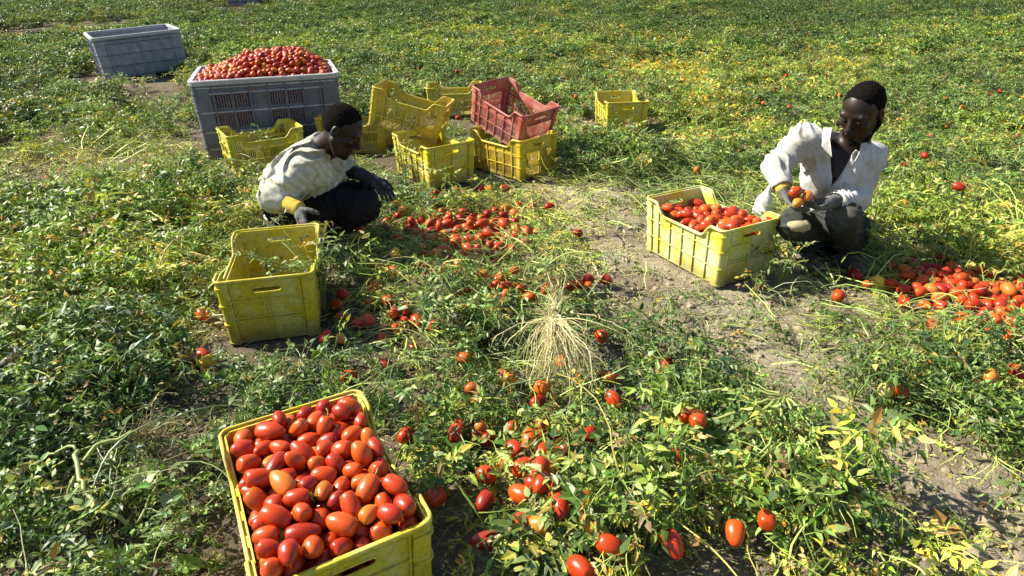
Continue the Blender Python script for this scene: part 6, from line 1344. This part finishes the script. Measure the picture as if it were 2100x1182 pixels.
def big_leaf(par, loc, d, n, L, col, name='leaf'):
    mb = MB(); d = Vector(d).normalized(); n = Vector(n); n = (n - d * n.dot(d)).normalized(); s = d.cross(n); V = []; m = 8
    cu = R_.uniform(-.3, .5); fo = R_.uniform(.2, .7)
    for i in range(m + 1):
        t = i / m; w = math.sin(math.pi * min(1, t * .96 + .02)) ** .8 * .30 * L * (1 + (.12 if i % 2 else -.08)); c = d * L * t - n * cu * L * t * t
        for k in (-1, -.5, 0, .5, 1): V.append(c + s * w * k + n * fo * w * abs(k) + n * .004 * math.sin(t * 14 + k * 3))
    mb.add(V, [(i*5+k, i*5+k+1, (i+1)*5+k+1, (i+1)*5+k) for i in range(m) for k in range(4)], col); o = link(name, mb.mesh(name, M_LEAF1, True), par); o.location = loc; return o

def rootball(t, c, dirs, n_main, n_fine, Lm, down, mat=M_ROOT, spread=1.2, fan=None):
    mb = MB()
    for k in range(n_main + n_fine):
        fine = k >= n_main
        a = R_.choice((-1.1, -.75, -.35, -.1, .15, .5, .95, 1.2)) * spread * 1.3 + R_.gauss(0, .13) if fan else R_.uniform(0, 6.28)
        base_d = Vector(dirs)
        d = Vector((math.sin(a) * fan[0] + base_d.x, -abs(math.cos(a)) * fan[1] + base_d.y, base_d.z + R_.uniform(-.25, .45))) if fan else (base_d + rv(spread))
        d.normalize(); L = Lm * R_.uniform(.35, 1.1) * (1 if not fine else .85); p = Vector(c) + rv(.018); pts = [p.copy()]; m = 9
        wob = rv(.5)
        for i in range(m):
            d = (d + Vector((0, 0, -down * (i + 1) / m)) + rv(.34) + wob * .10).normalized(); p = p + d * L / m
            if p.z < gz(p.x + t.location.x, p.y + t.location.y) - t.location.z + .012: p.z = gz(p.x + t.location.x, p.y + t.location.y) - t.location.z + .012; d.z = abs(d.z) * .2
            pts.append(p.copy())
        r0 = R_.uniform(.0022, .0042) if not fine else R_.uniform(.0007, .0014)
        mb.tube(pts, [r0 * (1 - .75 * i / m) for i in range(m + 1)], 4, None, cap=False)
        if not fine:
            for q in range(5):
                i = R_.randint(2, m - 1); b = pts[i]; dd = (pts[i] - pts[i-1]).normalized() + rv(.9); dd.z -= .3; dd.normalize()
                mb.tube([b, b + dd * .03, b + (dd + rv(.4) + Vector((0, 0, -.3))).normalized() * .06], [.0011, .0009, .0005], 3, None, cap=False)
    return link('root_mass', mb.mesh('root_mass', mat, True), t)
def stem_part(t, pts, r0, r1, name='stem', col=(.30, .35, .11)):
    pts = [p_ + Vector((0, 0, .035)) for p_ in pts]; r0 *= .68; r1 *= .8; pts = [p_ + rv(.007) for p_ in pts]
    mb = MB(); m = len(pts); mb.tube(pts, [r0 + (r1 - r0) * i / (m - 1) for i in range(m)], 7, col); return link(name, mb.mesh(name, M_LEAF1, True), t)
def loc_(t, px, py, z): g = G(px, py, z); return g - t.location

# the pale root ball hanging over the vines in the middle
g = G(1135, 760); t = thing('uprooted_vine', 'uprooted tomato vine with a pale fan of bare roots hanging towards the viewer', 'uprooted vine', (g.x, g.y, 0), (0, 0, 0), 'uprooted vines')
c = loc_(t, 1135, 655, .24)
rootball(t, c, (0, -.75, .12), 36, 130, .42, .50, spread=.60, fan=(.50, .5))
rootball(t, c, (0, .1, .35), 8, 90, .15, .1, spread=.9)
for f_ in (.3, .5, .7, .9): rootball(t, Vector(c).lerp(loc_(t, 1140, 520, .06), f_), (0, .2, .1), 0, 44, .10, .1, mat=M_ROOTD if f_ > .4 else M_ROOT, spread=.9)
for q_ in (-1, 0, 1): stem_part(t, curve_pts(c, loc_(t, 1145 + 14 * q_, 610, .16), loc_(t, 1140 + 22 * q_, 525, .03), 10, .008), .006, .003, col=(.34, .31, .14))
for a, b, cc in (((1170, 640, .19), (1250, 650, .17), (1300, 690, .12)), ((1120, 650, .2), (1060, 670, .16), (1035, 715, .1)), ((1150, 655, .2), (1210, 700, .17), (1225, 800, .06))):
    mb = MB(); pts = curve_pts(loc_(t, *a), loc_(t, *b), loc_(t, *cc), 12, .006); mb.tube(pts, [.0045 - .0028 * i / 12 for i in range(13)], 5); link('root', mb.mesh('root', M_ROOT, True), t)
mb = MB()
for k in range(26):
    f = R_.uniform(.2, 1); q = Vector(c).lerp(loc_(t, 1140, 520, .06), f) + rv(.03); compound(mb, q, Vector((R_.uniform(-1, 1), R_.uniform(-.4, 1), R_.uniform(0, .8))), .06, W_P, 0, .024)
o = link('foliage', mb.mesh('foliage', M_LEAF1), t); o['kind'] = 'stuff'

# thick green stems radiating from a small root at the right
g = G(1600, 860); t = thing('uprooted_vine', 'uprooted vine with thick green stems radiating from a small brown root', 'uprooted vine', (g.x, g.y, 0), (0, 0, 0), 'uprooted vines')
c = loc_(t, 1605, 832, .12); rootball(t, c, (.1, .3, .35), 8, 60, .12, .15, mat=M_ROOTD, spread=.8)
for e in (((1520, 850, .14), (1440, 885, .09), .010, .006), ((1530, 812, .14), (1400, 822, .10), .008, .004), ((1540, 860, .15), (1450, 935, .05), .009, .005), ((1680, 870, .15), (1705, 1080, .06), .007, .003),
          ((1590, 930, .16), (1520, 985, .10), .008, .004), ((1640, 900, .14), (1690, 985, .07), .006, .003), ((1500, 1000, .12), (1700, 1060, .05), .004, .002), ((1540, 800, .13), (1480, 780, .08), .005, .002)):
    pts = curve_pts(c, loc_(t, *e[0]), loc_(t, *e[1]), 10, .005); st = stem_part(t, pts, e[2], e[3])
    mb = MB()
    for k in range(9):
        f = R_.uniform(.3, 1) * 10; i = min(int(f), 9); compound(mb, pts[i].lerp(pts[i+1], f - i), Vector((R_.uniform(-1, 1), R_.uniform(-1, .6), R_.uniform(-.2, .7))), .07, W_P, 0, .030)
    o = link('foliage', mb.mesh('foliage', M_LEAF1), st); o['kind'] = 'stuff'
for px, py, z, L_, col in ((1492, 935, .12, .07, (.50, .50, .30)), (1560, 1010, .10, .05, (.42, .46, .16)), (1650, 1000, .09, .05, (.40, .45, .12)), (1440, 910, .1, .06, (.22, .3, .06)), (1530, 975, .1, .07, (.30, .36, .09))):
    big_leaf(t, loc_(t, px, py, z), (R_.uniform(-.5, .5), -.3, -.8), (0, -1, .5), L_, col)

# vine with curved thick stem at lower left
g = G(250, 1000); t = thing('uprooted_vine', 'uprooted vine with a curved thick stem and brown fibrous roots at lower left', 'uprooted vine', (g.x, g.y, 0), (0, 0, 0), 'uprooted vines')
c = loc_(t, 235, 925, .10); rc = loc_(t, 290, 905, .12)
rootball(t, rc, (.55, .25, .25), 12, 170, .17, .12, mat=M_ROOTD, spread=.55)
for e in (((165, 930, .12), (162, 1010, .10), .012, .011, c), ):
    pass
stem_part(t, curve_pts(rc, loc_(t, 200, 925, .12), loc_(t, 178, 960, .12), 8, .002), .010, .009)
stem_part(t, curve_pts(loc_(t, 165, 940, .13), loc_(t, 145, 1035, .11), loc_(t, 265, 1092, .05), 12, .002), .0105, .007)
stem_part(t, curve_pts(loc_(t, 165, 940, .13), loc_(t, 120, 925, .12), loc_(t, 85, 975, .05), 10, .002), .007, .004)
stem_part(t, curve_pts(loc_(t, 160, 1000, .12), loc_(t, 145, 1050, .09), loc_(t, 128, 1110, .03), 8, .002), .0055, .003)
stem_part(t, curve_pts(loc_(t, 290, 1090, .05), loc_(t, 320, 1040, .10), loc_(t, 345, 960, .06), 8, .002), .005, .003)
stem_part(t, curve_pts(loc_(t, 215, 1065, .06), loc_(t, 250, 1020, .10), loc_(t, 290, 985, .10), 8, .002), .004, .003)
for (a, b, cc) in (((330, 900, .12), (352, 875, .15), (358, 850, .17)), ((335, 935, .08), (380, 940, .06), (420, 958, .03)), ((310, 945, .06), (360, 965, .05), (400, 950, .03))):
    mb = MB(); mb.tube(curve_pts(loc_(t, *a), loc_(t, *b), loc_(t, *cc), 8, .004), [.0032 - .0002 * i for i in range(9)], 5); link('root', mb.mesh('root', M_ROOTD, True), t)
for px, py, z, L_, col, d in ((262, 1005, .10, .10, (.34, .38, .16), (.6, .5, .1)), (360, 1000, .09, .06, (.20, .28, .10), (.3, -.4, -.6)), (262, 1120, .06, .06, (.38, .42, .10), (-.1, -.5, -.6)), (350, 1160, .04, .08, (.16, .24, .05), (1, 0, .1)), (380, 1105, .05, .05, (.10, .2, .04), (.2, -.6, .3)), (75, 1160, .06, .07, (.4, .36, .16), (.3, -.5, .2)), (335, 1010, .08, .05, (.3, .36, .2), (.4, -.6, -.5))):
    big_leaf(t, loc_(t, px, py, z), d, (0, -.5, 1), L_, col)
# a few more single big leaves on the near heap at the middle bottom
t = None
for px, py, z, L_, col, d, lab in ((1185, 1085, .12, .085, (.46, .50, .12), (1, -.1, .1), 'big yellow green leaf lying flat below the near tomato cluster'), (1175, 985, .17, .09, (.10, .22, .05), (.05, -.3, -1), 'dark green hanging leaf right of the near tomato cluster'), (1515, 1100, .09, .05, (.22, .38, .08), (.1, .3, .6), 'round bright green leaf in front of a dark tomato'),
        (1265, 1100, .1, .06, (.40, .46, .20), (.2, -.6, .3), 'pale twisted leaf beside the lowest red tomatoes'), (110, 750, .16, .09, (.12, .26, .06), (1, .1, .05), 'long bright green leaf pointing right in the vines at left'), (150, 605, .2, .06, (.55, .55, .36), (.1, -.3, -.9), 'whitish curled leaf in the vines at left'),
        (1450, 975, .1, .05, (.12, .22, .06), (.6, -.4, .2), 'rounded dark leaf under the thick stems')):
    g = G(px, py, z); t = thing('vine_leaf', lab, 'leaf', (g.x, g.y, z), (0, 0, 0), 'large single leaves on the vines'); big_leaf(t, (0, 0, 0), d, (0, -.5, 1), L_, col, 'blade')
    mb = MB(); mb.tube(curve_pts((0, 0, 0), (0, .02, -z * .4), (rv(.03).x, .03, -z), 6, .002), .0016, 4, (.24, .3, .08)); link('leaf_stalk', mb.mesh('leaf_stalk', M_LEAF1), t)

# clods and stones on the bare soil at lower right
for px, py, r, fl, lab in ((1990, 1138, .046, .6, 'round flat clod of earth at lower right'), (2025, 1075, .034, .55, 'angular clod above the round flat one'), (1870, 1088, .018, .5, 'small pale stone left of the round clod'), (2075, 1020, .014, .6, 'small stone near the right edge'), (1960, 905, .014, .6, 'little clod at the far end of the bare patch'), (1985, 850, .012, .6, 'tiny pale stone in the litter at right')):
    g = G(px, py); o = link('clod', random.choice(CLODM)); o.location = (g.x, g.y, gz(g.x, g.y) + r * .15); o.scale = (r * 1.15, r, r * fl * 1.6); o.rotation_euler = (0, 0, random.uniform(0, 6)); tag(o, lab, 'clod', 'clods on the bare soil')
